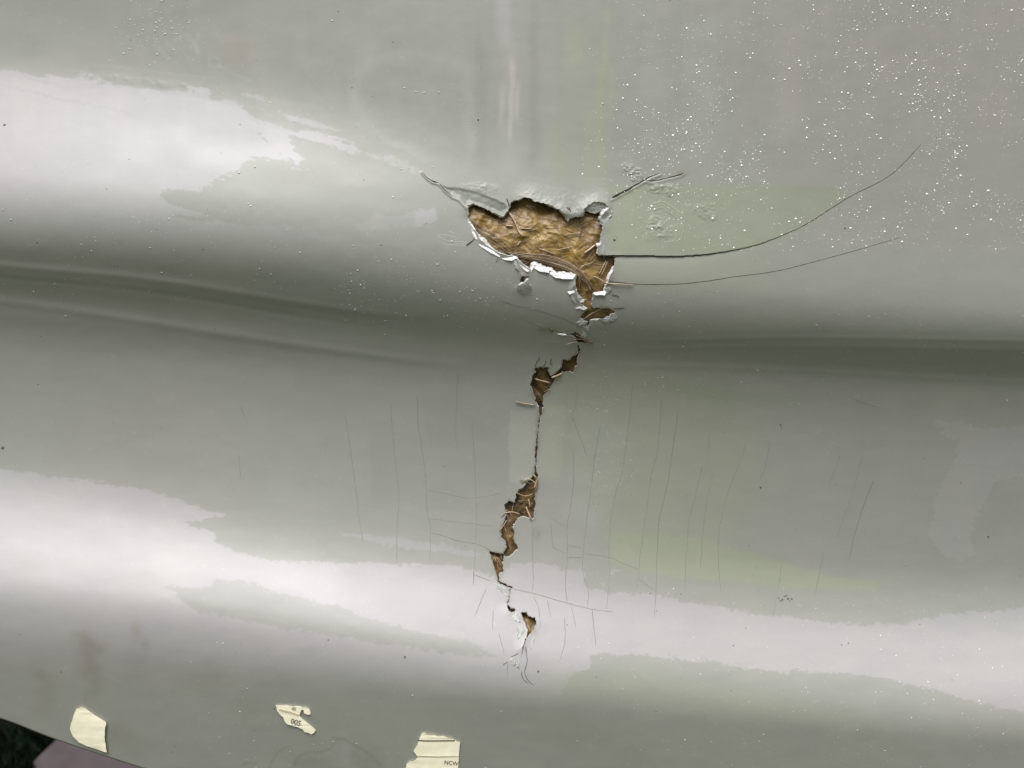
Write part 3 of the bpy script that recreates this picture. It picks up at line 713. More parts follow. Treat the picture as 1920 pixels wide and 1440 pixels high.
for k in range(46):                                     # frayed ends in the lower holes
    cx, cy, a0, Lm = ((rg.uniform(975, 1000), rg.uniform(905, 965), rg.uniform(0, 3.1), 9), (rg.uniform(938, 965), rg.uniform(950, 1030), rg.gauss(1.2, 0.4), 10),
                      (rg.uniform(1000, 1030), rg.uniform(692, 750), rg.gauss(1.4, 0.5), 12), (rg.uniform(924, 942), rg.uniform(1040, 1065), rg.uniform(0, 3.1), 7))[k % 4]
    L = rg.uniform(4, Lm); c_, s_ = math.cos(a0), math.sin(a0)
    fibre([(cx - c_ * L, cy - s_ * L), (cx + rg.uniform(-2, 2), cy + rg.uniform(-2, 2)), (cx + c_ * L, cy + s_ * L)], rg.uniform(0.3, 0.7), M['fibre'] if k % 2 else M['fibre_dark'], lift=rg.uniform(1, 3), n=7)
for pts in ([(890,437),(868,432),(845,424)],[(889,440),(866,437),(846,427)],[(890,444),(862,440),(840,433)],[(888,447),(862,446),(835,440),(818,440)],[(890,450),(860,453),(830,448),(816,437)],[(889,452),(862,457),(838,458),(822,452)],
            [(895,455),(868,460),(840,459),(824,456)],[(886,432),(866,424),(848,420)],[(890,442),(874,441),(858,446)],[(884,430),(872,425),(862,418)],[(893,454),(878,458),(866,458)],[(874,392),(864,380),(852,372)],[(872,400),(864,396),(850,392)],[(880,425),(868,416),(856,410)]):
    fibre(pts, rg.uniform(0.25, 0.42), M['hair_white'], name='pale_hair', lift=0.05, on_mat=False)
for pts, r in (([(874,460),(884,453),(891,447)],0.8),([(930,492),(934,484),(938,479)],0.5),([(950,372),(953,380),(955,388)],0.8),([(1016,690),(1022,682),(1024,676)],0.5),([(1003,688),(1006,680),(1013,668)],0.45),([(1147,552),(1155,554),(1162,557)],0.5),([(1150,578),(1160,578),(1171,577)],0.5),
               ([(1034,672),(1032,680),(1036,684)],0.5)):
    fibre(pts, r, M['crack'], name='dark_hair', lift=1.0, on_mat=False)

# ------------------------------------------------------------------ flakes and lips of broken paint
def flake(P, mat, lo, hi, dirv, th=1.6, name='paint_flake', label=None, rough=0.5):
    P = np.array(P, float); n0 = len(P)
    d = np.array(dirv, float); d /= np.hypot(*d) + 1e-9
    Pd = []                                             # densify the outline
    for i in range(n0):
        a, b = P[i], P[(i + 1) % n0]; k = max(1, int(np.hypot(*(b - a)) / 4))
        for q in range(k): Pd.append(a + (b - a) * q / k + (rg.uniform(-rough, rough), rg.uniform(-rough, rough)))
    Pd = np.array(Pd); c = Pd.mean(0); n = len(Pd)
    ring2 = c + (Pd - c) * 0.55
    allp = np.vstack([Pd, ring2, c[None]])
    pr = allp @ d; t = (pr - pr.min()) / (np.ptp(pr) + 1e-9)
    hh_ = H(allp[:, 0], allp[:, 1]) + lo + (hi - lo) * t ** 1.3
    hh_[n:] += 0.5 + np.array([rg.uniform(-0.5, 0.5) for _ in range(n + 1)])
    top = world(allp[:, 0], allp[:, 1], hh_); bot = world(Pd[:, 0], Pd[:, 1], hh_[:n] - th)
    V_ = np.vstack([top, bot]); F_ = []
    for i in range(n):
        j = (i + 1) % n
        F_ += [(j, i, n + i, n + j), (n + j, n + i, 2 * n), (i, j, 2 * n + 1 + j, 2 * n + 1 + i)]
    F_.append(tuple(2 * n + 1 + i for i in range(n)))
    ar = 0.5 * np.sum(Pd[:, 0] * np.roll(Pd[:, 1], -1) - np.roll(Pd[:, 0], -1) * Pd[:, 1])
    if ar > 0: pass
    else: F_ = [f[::-1] for f in F_]
    me = mesh_py(name, V_, F_, mat, False)
    o = link(name, me, panel)
    if label: o['label'] = label
    return o

W_, G_ = M['edge'], M['edge_grey']
M['white_edge'] = mat_noise('fresh_white_fracture', (0.70, 0.69, 0.69), (0.84, 0.83, 0.83), 500, 0.5, 0.4)
WW = M['white_edge']
# lips: strips that face the sky along the lower rim. dir (0,1): outer (lower) edge stands proud
flake([(935,478),(952,480),(966,480),(970,484),(960,489),(948,488),(940,484)], WW, -0.6, 3.8, (0, 1))
flake([(1001,496),(1016,501),(1030,505),(1029,512),(1012,509),(1002,503)], WW, -0.6, 4, (0, 1))
flake([(1029,506),(1044,512),(1062,513),(1079,517),(1074,523),(1056,523),(1042,521),(1031,514)], WW, -0.6, 4.2, (0, 1))
flake([(896,447),(909,456),(923,466),(938,476),(937,482),(921,475),(905,465),(893,455)], WW, -0.6, 3.0, (-0.4, 1))
flake([(885,420),(891,430),(897,446),(893,449),(887,440),(881,428)], WW, -0.6, 2.2, (-0.6, 1))
flake([(966,484),(974,490),(984,500),(993,508),(990,511),(980,503),(970,493)], W_, -2.5, 2.5, (-0.5, 1))
flake([(993,509),(997,500),(1002,496),(1001,501),(996,510)], WW, -2, 2.5, (1, 0.4))
flake([(962,486),(968,489),(972,500),(973,508),(966,503),(963,495)], G_, 0.6, 4, (1, 0))
flake([(974,500),(982,505),(992,511),(990,517),(978,517),(974,510)], G_, -1.5, 0.5, (0, 1))
flake([(1066,526),(1078,521),(1079,536),(1070,546),(1065,540)], G_, 0.3, 2.6, (1, 0.2))
flake([(1064,548),(1074,542),(1082,543),(1077,549),(1068,552)], WW, -0.5, 3.2, (0, 1))
flake([(1071,553),(1084,551),(1092,558),(1090,566),(1078,569),(1072,562)], G_, -2, 2, (-1, 0.5))
flake([(1074,568),(1084,571),(1096,574),(1102,578),(1094,581),(1080,579)], W_, -2, 2.4, (0, 1))
flake([(1086,560),(1097,562),(1094,568),(1086,566)], G_, -3, 1, (0, 1))
flake([(1112,549),(1124,547),(1133,546),(1140,540),(1137,548),(1133,554),(1116,553)], WW, -1.5, 4.2, (0, 1))
flake([(1134,540),(1145,537),(1147,543),(1140,550),(1134,552)], G_, 0.4, 2.8, (1, 0))
flake([(1079,605),(1090,598),(1103,603),(1097,609),(1086,610)], G_, 0.3, 3.0, (0, 1))
flake([(1091,611),(1101,609),(1103,616),(1098,619)], G_, 0.3, 2.6, (0, 1))
flake([(1090,622),(1096,618),(1101,624),(1098,633),(1091,632)], G_, 0.3, 2.4, (0.4, 1))
flake([(1038,621),(1050,624),(1063,627),(1061,629),(1048,628),(1039,624)], WW, -2, 1.6, (0, 1))
flake([(1123,598),(1136,597),(1148,594),(1156,588),(1158,596),(1148,603),(1134,605)], G_, 0.3, 1.8, (0, 1))
flake([(1096,392),(1110,381),(1124,378),(1138,379),(1142,384),(1130,394),(1116,401),(1106,399)], G_, -2, 5, (-0.3, -1))
flake([(1091,391),(1098,382),(1110,378),(1106,386),(1100,396),(1093,397)], W_, -3, 3, (-1, -0.4))
flake([(1124,418),(1130,408),(1142,401),(1147,404),(1140,412),(1135,420),(1128,421)], G_, -2, 2.6, (1, 0.2))
flake([(1128,407),(1136,398),(1147,392),(1149,398),(1140,405)], G_, -2.5, 2, (1, 0))
flake([(1121,477),(1123,468),(1130,459),(1133,462),(1132,478)], G_, -4, 1.5, (1, 0))
flake([(975,884),(983,893),(988,899),(982,902),(974,896),(970,899)], W_, 0.3, 2.4, (0, -1)) if False else None
flake([(1090,397),(1092,385),(1096,388),(1095,398)], G_, -3, 3, (0, -1))
flake([(920,1091),(931,1095),(944,1099),(953,1103),(951,1118),(945,1116),(938,1106),(926,1100)], G_, 0.2, 1.2, (1, -0.3))
flake([(952,1158),(960,1147),(972,1146),(977,1155),(977,1168),(968,1165)], G_, 0.2, 1.4, (0.3, 1))
flake([(968,1170),(978,1172),(986,1180),(978,1195),(970,1206),(966,1190)], G_, 0.2, 0.8, (1, 0))
flake([(986,1200),(996,1188),(1004,1188),(1002,1206),(994,1222),(988,1216)], G_, 0.2, 0.9, (1, 0))
flake([(953,1236),(962,1232),(970,1238),(964,1248),(957,1245)], G_, 0.2, 0.9, (0.3, 1))
flake([(970,1230),(975,1240),(974,1256),(966,1250)], G_, 0.2, 0.8, (1, 0.5))

# ------------------------------------------------------------------ cracks
def crack(pts, w0, w1, mat, name='crack', lift=0.35, jit=0.6, n=None, label=None, wob=0.0):
    P0 = np.array(pts, float); L = np.sum(np.hypot(*np.diff(P0, axis=0).T))
    n = n or max(6, int(L / 6)); P = catmull(P0, n)
    t = np.linspace(0, 1, n)
    T = np.gradient(P, axis=0); T /= np.linalg.norm(T, axis=1, keepdims=True) + 1e-9
    Nn = np.c_[-T[:, 1], T[:, 0]]
    P = P + Nn * (RNG.uniform(-jit, jit, n) + wob * vnoise(np.arange(n) * 6.0, np.zeros(n), 30, None, rg.randint(200, 230)))[:, None]
    wd = (w0 + (w1 - w0) * t) * (1 + 0.3 * RNG.uniform(-1, 1, n)); wd[0] *= 0.3; wd[-1] *= 0.2
    A, B_ = P - Nn * wd[:, None] / 2, P + Nn * wd[:, None] / 2
    V_ = np.vstack([world(q[:, 0], q[:, 1], surf_h(q[:, 0], q[:, 1]) + l) for q, l in ((A, 0.05), (P, lift), (B_, 0.05))])
    F_ = [(k * n + i, k * n + i + 1, (k + 1) * n + i + 1, (k + 1) * n + i) for k in range(2) for i in range(n - 1)]
    o = link(name, mesh_py(name, V_, F_, mat, True), panel)
    if label: o['label'] = label
    return o
Dg = D.reshape(nrow, ncol)
def surf_h(px, py):
    """height of the finished shell: moulding plus the relief stored on its grid"""
    j = np.clip(np.searchsorted(xs, px) - 1, 0, ncol - 2)
    yr = np.where(py < 900, py, 900 + (py - 900) * 540.0 / (y_edge(px) - 900))
    i = np.clip(np.searchsorted(ys, yr) - 1, 0, nrow - 2)
    m_ = np.maximum(np.maximum(Dg[i, j], Dg[i + 1, j]), np.maximum(Dg[i, j + 1], Dg[i + 1, j + 1]))
    return H(px, py) + m_

crack(LONG1[::1], 2.0, 0.8, M['crack'], jit=0.35, label='long dark crack curving up to the right from the hole')
crack(LONG2, 1.3, 0.6, M['crack'], jit=0.2, label='fine lower crack running right from the hole')
crack(TEAR_R, 4.6, 1.2, M['crack'], jit=0.7); crack(TEAR_R2, 1.4, 2.0, M['crack'], jit=0.5)
crack(TEAR_L[:4], 1.2, 2.2, M['crack'], jit=0.4); crack(TEAR_L[3:6], 1.8, 1.0, M['crack'], jit=0.4)
DM = M['crack']
for pts in (zm([(895,755),(872,820),(858,880),(850,925)],800,1040,4.8), zm([(885,820),(895,860),(905,960),(882,1040),(900,1110),(930,1150),(970,1172)],800,1040,4.8),
            zm([(830,888),(790,908),(755,922)],800,1040,4.8), zm([(825,945),(812,980),(790,1002),(770,985)],800,1040,4.8), zm([(685,995),(715,975),(735,962)],800,1040,4.8), zm([(850,1050),(860,1100),(890,1140),(920,1160)],800,1040,4.8)):
    crack(pts, 1.5, 1.1, M['dirt'], jit=0.5)
HL = []
z1 = lambda p: HL.append(zm(p, 540, 680, 3.2738))
for p in ([(350,330),(375,470),(400,650),(420,800),(435,940),(460,1110)], [(630,250),(640,400),(655,560),(672,720),(680,870),(668,1000),(668,1230)], [(795,200),(800,400),(825,540),(845,700),(855,900),(875,1020),(870,1220)],
          [(1045,60),(1035,250),(1030,430),(1045,540)], [(1130,370),(1145,560),(1150,760),(1158,900),(1145,1270)], [(860,780),(960,800),(1100,830),(1200,820),(1310,800)], [(880,955),(1000,972),(1150,990),(1250,1005)], [(880,1045),(960,1065),(1040,1095),(1150,1110),(1190,1125),(1235,1150)]): z1(p)
for p in ([(190,120),(180,220),(155,300)], [(155,300),(175,350),(215,450),(240,530)], [(165,490),(168,640),(150,800),(130,930),(130,1100),(120,1250),(130,1350)], [(320,345),(290,500),(265,700),(240,880),(222,1050),(220,1180),(250,1280),(245,1380)],
          [(500,120),(475,350),(445,580),(400,740),(375,900),(365,1060),(370,1200),(352,1390)], [(662,210),(640,480),(600,650),(570,880),(545,1040),(535,1160),(525,1280)], [(752,285),(720,520),(690,700),(650,880),(638,1050),(632,1250),(620,1440)],
          [(930,400),(918,570)], [(890,580),(850,750),(815,900),(800,1100),(790,1290)], [(950,620),(915,800),(890,1000),(880,1160)], [(1140,450),(1100,560),(1045,700),(1000,860),(980,1000),(985,1150),(995,1290)],
          [(230,1075),(370,1095),(450,1130),(535,1165)], [(530,1220),(632,1285)], [(130,1095),(220,1098)], [(130,1025),(215,1045)], [(25,865),(120,920)], [(40,900),(45,980),(60,1040),(125,1070)]): HL.append(zm(p, 1020, 680, 3.0))
for p in ([(130,300),(110,440),(75,545)], [(525,400),(460,580)], [(655,400),(610,560),(510,860)], [(715,540),(640,740),(575,980)], [(200,1010),(150,1310)], [(435,940),(385,1190)], [(575,65),(640,100),(740,130)]): HL.append(zm(p, 1400, 720, 3.0))
for p in ([(950,-300),(955,80),(960,200),(950,340)], [(770,305),(950,345),(1250,430),(1450,485),(1680,515)], [(1300,455),(1345,660)], [(1490,495),(1525,830)], [(1085,400),(1115,570)], [(1240,560),(1245,780),(1195,960)], [(960,380),(1010,480),(1020,650)],
          [(600,490),(595,680)], [(540,300),(430,560)], [(650,700),(700,900)], [(425,140),(420,280)], [(730,960),(725,1110)], [(420,180),(520,215),(575,235)]): HL.append(zm(p, 800, 1040, 4.8))
HL += [zm([(590,970),(700,1000),(850,1030),(990,1080),(1080,1115)], 760, 280, 3.4286), zm([(780,1095),(830,1120),(870,1140)], 760, 280, 3.4286), zm([(425,108),(600,170),(850,230),(1000,270),(1090,330)], 850, 540, 4.8),
       [(450,760),(462,785)], [(448,850),(452,900)]]
for k, p in enumerate(HL):
    crack(p, rg.uniform(1.2, 1.9), rg.uniform(0.8, 1.3), M['hair'] if k % 7 or p[0][0] < 700 else M['craze'], name='craze_line', jit=0.35, wob=0.6)

# ------------------------------------------------------------------ dirt specks
def disc_field(name, pts, mat, parent, sides=6, hgt=0.5, label=None, kind=None):
    """pts: list of (x, y, r) -> low domes lying on the shell, one mesh"""
    a = np.array(pts); p, tx, ty, nn = frame(a[:, 0], a[:, 1])
    Ds = surf_h(a[:, 0], a[:, 1]) - H(a[:, 0], a[:, 1])
    p = p + nn * (S * (Ds * 0.9 - 0.1))[:, None]
    q = np.arange(sides) * 2 * math.pi / sides
    V_, F_ = [], []
    per = 2 * sides + 1
    rr = a[:, 2][:, None, None] * S
    j = 1 + 0.25 * RNG.uniform(-1, 1, (len(a), sides, 1))
    ring = tx[:, None] * np.cos(q)[None, :, None] + ty[:, None] * np.sin(q)[None, :, None]
    r1_ = p[:, None] + ring * rr * j
    r2_ = p[:, None] + ring * rr * 0.68 * j + nn[:, None] * rr * hgt * 0.72
    tp = p[:, None] + nn[:, None] * rr * hgt
    V_ = np.concatenate([r1_, r2_, tp], 1).reshape(-1, 3)
    k = np.arange(sides); k2 = (k + 1) % sides
    f1 = np.vstack([np.c_[k, k2, k2 + sides], np.c_[k, k2 + sides, k + sides], np.c_[k + sides, k2 + sides, np.full(sides, 2 * sides)]])
    F_ = (f1[None] + (np.arange(len(a)) * per)[:, None, None]).reshape(-1, 3)
    o = link(name, mesh_np(name, V_, F_, mat, True), parent)
    if label: o['label'] = label
    if kind: o['kind'] = kind
    return o
sp = []
while len(sp) < 430:
    px, py = rg.uniform(0, 1920), rg.uniform(0, 1420)
    if py > y_edge(px) - 20: continue
    wgt = 0.35 + 0.9 * (px < 960) * (py < 470) + 0.5 * (px > 1100) * (py > 780)
    if rg.random() > wgt: continue
    sp.append((px, py, min(rg.expovariate(1 / 0.35) + 0.4, 1.5)))
sp = [q for q in sp if float(hole_field(np.array([q[0]]), np.array([q[1]]), False)[0]) > 4]
disc_field('dirt_specks', sp, M['dirt'], panel, 5, 0.25, 'fine dark specks of dirt scattered over the paint', 'stuff')
for px, py, r, m_ in ((897,225,2.6,'crack'),(737,79,1.8,'crack'),(1853,1007,2.8,'crack'),(1426,914,3.4,'dirt'),(1464,797,2.6,'dirt'),(5,840,5,'dirt'),(1152,450,3.4,'rust'),(1066,393,3.2,'rust'),(1069,396,2.4,'rust'),(1063,391,2.2,'rust'),(1068,391,1.8,'dirt'),(1256,0.5,1.5,'dirt'),(8,234,4,'dirt'),(1009,1259,3,'dirt'),(759,1232,3,'dirt'),(1584,428,2.4,'dirt'),(1156,445,1.2,'crack')):
    disc_field('dirt_spot', [(px, py, r * 0.75)], M[m_], panel, 7, 0.3)
disc_field('scuff_mark', [(1460 + 3.5 * k, 1122 + 5 * math.sin(k * 1.3), 1.6 + (k % 3) * 0.5) for k in range(8)], M['dirt'], panel, 6, 0.15)

# ------------------------------------------------------------------ beads of water
beads = []
def scatter(n, fx, fy, dens, r0, r1, reg, tail=0.45):
    c_ = 0; tries = 0
    while c_ < n and tries < n * 60:
        tries += 1
        px, py = rg.uniform(*fx), rg.uniform(*fy)
        if rg.random() > dens(px, py): continue
        r = min(r0 + rg.expovariate(1 / tail), r1)
        beads.append((px, py, r, reg)); c_ += 1
def cl(px, py, s=60, seed=300):
    return float(np.clip(0.55 + 0.9 * vnoise(np.array([px]), np.array([py]), s, None, seed)[0] + 0.4 * vnoise(np.array([px]), np.array([py]), s * 0.35, None, seed + 1)[0], 0.03, 1))
def d_ur(px, py):
    a = min(1, max(0, (px - 1120) / 650)) ** 0.9 * (1 - 0.35 * min(1, py / 420))
    b = math.exp(-((px - 1300) / 130) ** 2 - ((py - 270) / 110) ** 2) * 0.75
    e_ = 1 if py < 470 else 0.03
    return min(1, (0.7 * a + b)) * cl(px, py) * e_
scatter(3500, (1120, 1930), (-6, 490), d_ur, 0.5, 2.6, 'upper right', 0.37)
scatter(160, (1090, 1330), (90, 470), lambda a, b: 0.8 * cl(a, b, 40, 310), 0.6, 1.8, 'upper right', 0.35)
scatter(45, (1195, 1285), (375, 450), lambda a, b: 1, 0.7, 1.8, 'upper right', 0.3)
scatter(130, (200, 400), (-5, 190), lambda a, b: math.exp(-((a - 290) / 75) ** 2 - ((b - 60) / 55) ** 2), 0.9, 2.6, 'upper left', 0.5)
scatter(420, (0, 950), (300, 600), lambda a, b: 0.5 * cl(a, b, 70, 320) * (1 if 360 < b < 560 else 0.4), 0.7, 2.2, 'left shoulder', 0.35)
scatter(240, (640, 1010), (460, 660), lambda a, b: math.exp(-((b - 545) / 60) ** 2) * cl(a, b, 50, 330), 0.8, 2.2, 'left shoulder', 0.35)
scatter(420, (1140, 1925), (540, 760), lambda a, b: 0.5 * cl(a, b, 70, 340), 0.6, 1.7, 'right groove', 0.3)
scatter(240, (980, 1250), (560, 900), lambda a, b: 0.5 * cl(a, b, 60, 350), 0.6, 1.6, 'right groove', 0.3)
scatter(760, (1050, 1925), (1100, 1440), lambda a, b: min(1, max(0.05, (a - 1000) / 800)) * cl(a, b, 60, 360), 0.7, 2.1, 'lower right', 0.4)
scatter(260, (350, 1200), (1180, 1440), lambda a, b: 0.5 * cl(a, b, 80, 370), 0.6, 1.7, 'lower middle', 0.3)
scatter(160, (380, 1000), (20, 300), lambda a, b: 0.4 * cl(a, b, 90, 380), 0.6, 1.7, 'upper left', 0.3)
scatter(260, (-300, 0), (0, 600), lambda a, b: 0.5, 0.6, 1.6, 'left shoulder', 0.3)
scatter(500, (1935, 2400), (0, 470), lambda a, b: cl(a, b), 0.6, 2.2, 'upper right', 0.4)
for q in ((623,39,2.4),(758,165,2.0),(780,172,2.0),(795,174,2.2),(823,173,2.2),(1002,384,2.2),(478,313,3.0),(448,324,3.2),(1130,195,3.0)): beads.append((*q, 'upper left'))
ba = np.array([(b[0], b[1]) for b in beads])
okb = hole_field(ba[:, 0], ba[:, 1], False) > 5
beads = [(b[0], b[1], b[2] * {'upper right': 0.92, 'lower right': 0.56}.get(b[3], 0.9), b[3]) for b, k in zip(beads, okb) if k and b[1] < y_edge(b[0]) - 12]
in_f = [b for b in beads if 0 < b[0] < 1920 and 0 < b[1] < 1440]
in_f.sort(key=lambda b: -b[2])
big = in_f[:300]; bigset = set(id(b) for b in big)
rest = [b for b in beads if id(b) not in bigset]
def dome_mesh(name, mat, sides=9, hgt=0.75):
    V_, F_ = [], []
    rings = [(1.0, -0.05), (0.93, 0.34), (0.70, 0.66), (0.36, 0.90)]
    for r, z in rings:
        for k in range(sides):
            q = 2 * math.pi * k / sides; V_.append((r * math.cos(q), r * math.sin(q), z * hgt))
    V_.append((0, 0, hgt)); t_ = len(V_) - 1
    for a in range(3):
        for k in range(sides):
            k2 = (k + 1) % sides; F_.append((a * sides + k, a * sides + k2, (a + 1) * sides + k2, (a + 1) * sides + k))
    for k in range(sides): F_.append((3 * sides + k, 3 * sides + (k + 1) % sides, t_))
    return mesh_py(name, V_, F_, mat, True)
GLINT_REGIONS = ('upper right', 'lower right')  # regions where bead glints are painted as white base colour
bead_me = dome_mesh('water_bead', M['bead'], 9, 0.5); blis_me = dome_mesh('paint_blister', M['blister'], 9, 0.42)
LAB = {'upper right': ('tiny bright water bead in the dense spray on the upper right of the panel', 'water beads on the upper right'),
       'lower right': ('tiny bright water bead on the lower right moulding of the panel', 'water beads on the lower right'),
       'upper left': ('tiny grey water bead on the upper left of the panel', 'water beads on the upper left'),
       'left shoulder': ('tiny grey water bead on the moulding left of the hole', 'water beads left of the hole'),
       'right groove': ('tiny grey water bead in the dark groove right of the hole', 'water beads in the right groove'),
       'lower middle': ('tiny grey water bead on the flat strip below the lower moulding', 'water beads on the lower strip')}
from mathutils import Matrix
ba = np.array([(b[0], b[1], b[2]) for b in big]); pf, tx, ty, nn = frame(ba[:, 0], ba[:, 1])
dsf = surf_h(ba[:, 0], ba[:, 1]) - H(ba[:, 0], ba[:, 1])
for i, b in enumerate(big):
    o = link('water_bead', bead_me if b[3] in GLINT_REGIONS else blis_me)
    P_ = O + pf[i] + nn[i] * S * dsf[i] * 0.9; s_ = b[2] * S
    st = 1 + 0.25 * rg.uniform(-1, 1)
    o.matrix_world = Matrix(((tx[i][0] * s_ * st, ty[i][0] * s_, nn[i][0] * s_, P_[0]), (tx[i][1] * s_ * st, ty[i][1] * s_, nn[i][1] * s_, P_[1]), (tx[i][2] * s_ * st, ty[i][2] * s_, nn[i][2] * s_, P_[2]), (0, 0, 0, 1)))
    tag(o, LAB[b[3]][0], 'water bead', LAB[b[3]][1])
bw, bl = [], []
for k, b in enumerate(rest): (bw if b[3] in GLINT_REGIONS and k % 10 < (5 if b[3] == 'upper right' else 3) else bl).append(b[:3])
o = disc_field('water_spray_glints', bw, M['bead'], None, 7, 0.5); o.location = Vector(O)
tag(o, 'fine bright spray of water beads over the right side of the panel', 'water spray', None, 'stuff')
o = disc_field('water_mist', bl, M['blister'], None, 7, 0.42); o.location = Vector(O)
tag(o, 'fine grey mist of water beads spread thinly over the whole panel', 'water mist', None, 'stuff')

# one larger clear drop hanging under the small chip
def drop(px, py, rx, ry, hh_):
    p_, a_, b_, n_ = (v[0] for v in frame(np.array([px]), np.array([py])))
    V_, F_ = [], []
    sides, rings = 20, 7
    for r in range(rings):
        ang = r / (rings) * math.pi / 2
        for k in range(sides):
            q = 2 * math.pi * k / sides
            V_.append(S * (a_ * rx * math.cos(ang) * math.cos(q) + b_ * ry * math.cos(ang) * math.sin(q) + n_ * (hh_ * math.sin(ang) + 2.2)))
    V_.append(S * n_ * (hh_ + 2.2)); t_ = len(V_) - 1
    for r in range(rings - 1):
        for k in range(sides):
            k2 = (k + 1) % sides; F_.append((r * sides + k, r * sides + k2, (r + 1) * sides + k2, (r + 1) * sides + k))
    for k in range(sides): F_.append(((rings - 1) * sides + k, (rings - 1) * sides + (k + 1) % sides, t_))
    n_v = len(V_); V_ += V_[:sides]; F_.append(tuple(range(n_v, n_v + sides))[::-1])
    o = link('water_drop', mesh_py('water_drop', V_, F_, M['water'], True), loc=Vector(O + p_))
    return o
tag(drop(983, 539, 14, 10, 3.5), 'large clear water drop below the small chip under the hole', 'water drop')

# ------------------------------------------------------------------ scraps of masking tape
def scrap(P, label, th=2.4, step=3.0, curl=0.0):
    P = np.array(P, float); c = P.mean(0)
    Pd = []
    for i in range(len(P)):
        a, b = P[i], P[(i + 1) % len(P)]; k = max(1, int(np.hypot(*(b - a)) / step))
        for q in range(k): Pd.append(a + (b - a) * q / k + (rg.uniform(-.35, .35), rg.uniform(-.35, .35)))
    Pd = np.array(Pd); n = len(Pd)
    from mathutils.geometry import tessellate_polygon
    tris = tessellate_polygon([[Vector((q[0], q[1], 0)) for q in Pd]])
    lift = th + 0.35 + 0.35 * vnoise(Pd[:, 0], Pd[:, 1], 8, None, 400) + curl * np.clip((Pd[:, 0] - c[0]) / 30, 0, 1) ** 2
    base_p = world(np.array([c[0]]), np.array([c[1]]), H(np.array([c[0]]), np.array([c[1]])))[0]
    hp = surf_h(Pd[:, 0], Pd[:, 1])
    top = world(Pd[:, 0], Pd[:, 1], hp + lift) - base_p; bot = world(Pd[:, 0], Pd[:, 1], hp + lift - th) - base_p
    F_ = []
    for t_ in tris:
        a, b, d_ = [Pd[k] for k in t_]
        s_ = (b[0] - a[0]) * (d_[1] - a[1]) - (b[1] - a[1]) * (d_[0] - a[0])
        t2 = tuple(t_) if s_ < 0 else tuple(t_)[::-1]
        F_.append(t2); F_.append(tuple(n + k for k in t2[::-1]))
    ar = np.sum(Pd[:, 0] * np.roll(Pd[:, 1], -1) - np.roll(Pd[:, 0], -1) * Pd[:, 1])
    for i in range(n):
        j = (i + 1) % n
        F_.append((2*n + i, 3*n + i, 3*n + j, 2*n + j) if ar < 0 else (2*n + j, 3*n + j, 3*n + i, 2*n + i))
    o = link('tape_scrap', mesh_py('tape_scrap', np.vstack([top, bot, top, bot]), F_, M['tape'], True), loc=Vector(O + base_p))
    tag(o, label, 'tape scrap', 'scraps of cream masking tape along the lower edge')
    return o, base_p

def printed(text, px, py, size, rot, parent, base_p, name='printed_text'):
    cu = bpy.data.curves.new(name, 'FONT'); cu.body = text; cu.size = 1.0; cu.align_x = 'CENTER'; cu.align_y = 'CENTER'; cu.resolution_u = 3; cu.offset = 0.012
    tmp = bpy.data.objects.new('tmp_text', cu); COL.objects.link(tmp)
    bpy.context.view_layer.update()
    me = bpy.data.meshes.new_from_object(tmp.evaluated_get(bpy.context.evaluated_depsgraph_get()))
    bpy.data.objects.remove(tmp); bpy.data.curves.remove(cu)
    co = np.empty(len(me.vertices) * 3); me.vertices.foreach_get('co', co); co = co.reshape(-1, 3)
    c_, s_ = math.cos(rot), math.sin(rot)
    qx = px + size * (co[:, 0] * c_ + co[:, 1] * s_); qy = py - size * (co[:, 1] * c_ - co[:, 0] * s_)
    v_ = world(qx, qy, surf_h(qx, qy) + 3.4) - base_p
    me.vertices.foreach_set('co', v_.astype(np.float32).ravel()); me.materials.clear(); me.materials.append(M['ink']); me.update(); me.name = name
    return link(name, me, parent)
def band(P, name, mat, parent, base_p, lift=3.1):
    P = np.array(P, float); v_ = world(P[:, 0], P[:, 1], surf_h(P[:, 0], P[:, 1]) + lift) - base_p
    v2 = world(P[:, 0], P[:, 1], surf_h(P[:, 0], P[:, 1]) + lift - 0.5) - base_p
    n = len(P); F_ = [tuple(range(n))[::-1], tuple(range(n, 2 * n))] + [(i, (i + 1) % n, n + (i + 1) % n, n + i) for i in range(n)]
    return link(name, mesh_py(name, np.vstack([v_, v2]), F_, mat, False), parent)

t1, b1 = scrap([(143,1329),(152,1326),(160,1328),(168,1334),(180,1342),(190,1348),(198,1353),(199,1358),(197,1364),(196,1382),(200,1411),(185,1406),(165,1400),(148,1392),(137,1381),(131,1368),(133,1357),(138,1342)],
    'plain cream scrap of masking tape on the lower rim above the paving', 2.4, 3, 2.0)
flake_me = disc_field('curled_corner', [(195, 1355.5, 4.0)], M['tape'], None, 8, 0.9); flake_me.parent = t1; flake_me.location = Vector(-b1) + Vector(NV) * S * 1.2
t2, b2 = scrap([(517,1322),(530,1322),(545,1323),(558,1324),(566,1326),(574,1326),(580,1329),(582,1336),(582,1340),(577,1340),(570,1337),(569,1331),(565,1331),(563,1337),(561,1341),(566,1347),(574,1353),(584,1361),(592,1369),(590,1373),(584,1377),(578,1374),(571,1373),(568,1368),(560,1364),(548,1361),(538,1358),(534,1353),(531,1345),(525,1340),(520,1333)],
    'small torn scrap of masking tape with two lines of faded digits', 2.0)
band([(523,1329),(545,1334),(560,1340),(560,1342),(545,1337),(523,1332)], 'printed_line', mat_noise('tape_shade', (0.55,0.48,0.34),(0.64,0.56,0.42),300,0.8,0.2), t2, b2)
printed('00S', 554.5, 1354.5, 13.5, R(17), t2, b2)
printed('0S', 551, 1329, 8.5, R(13), t2, b2)
printed('/', 565, 1334, 9, R(5), t2, b2)
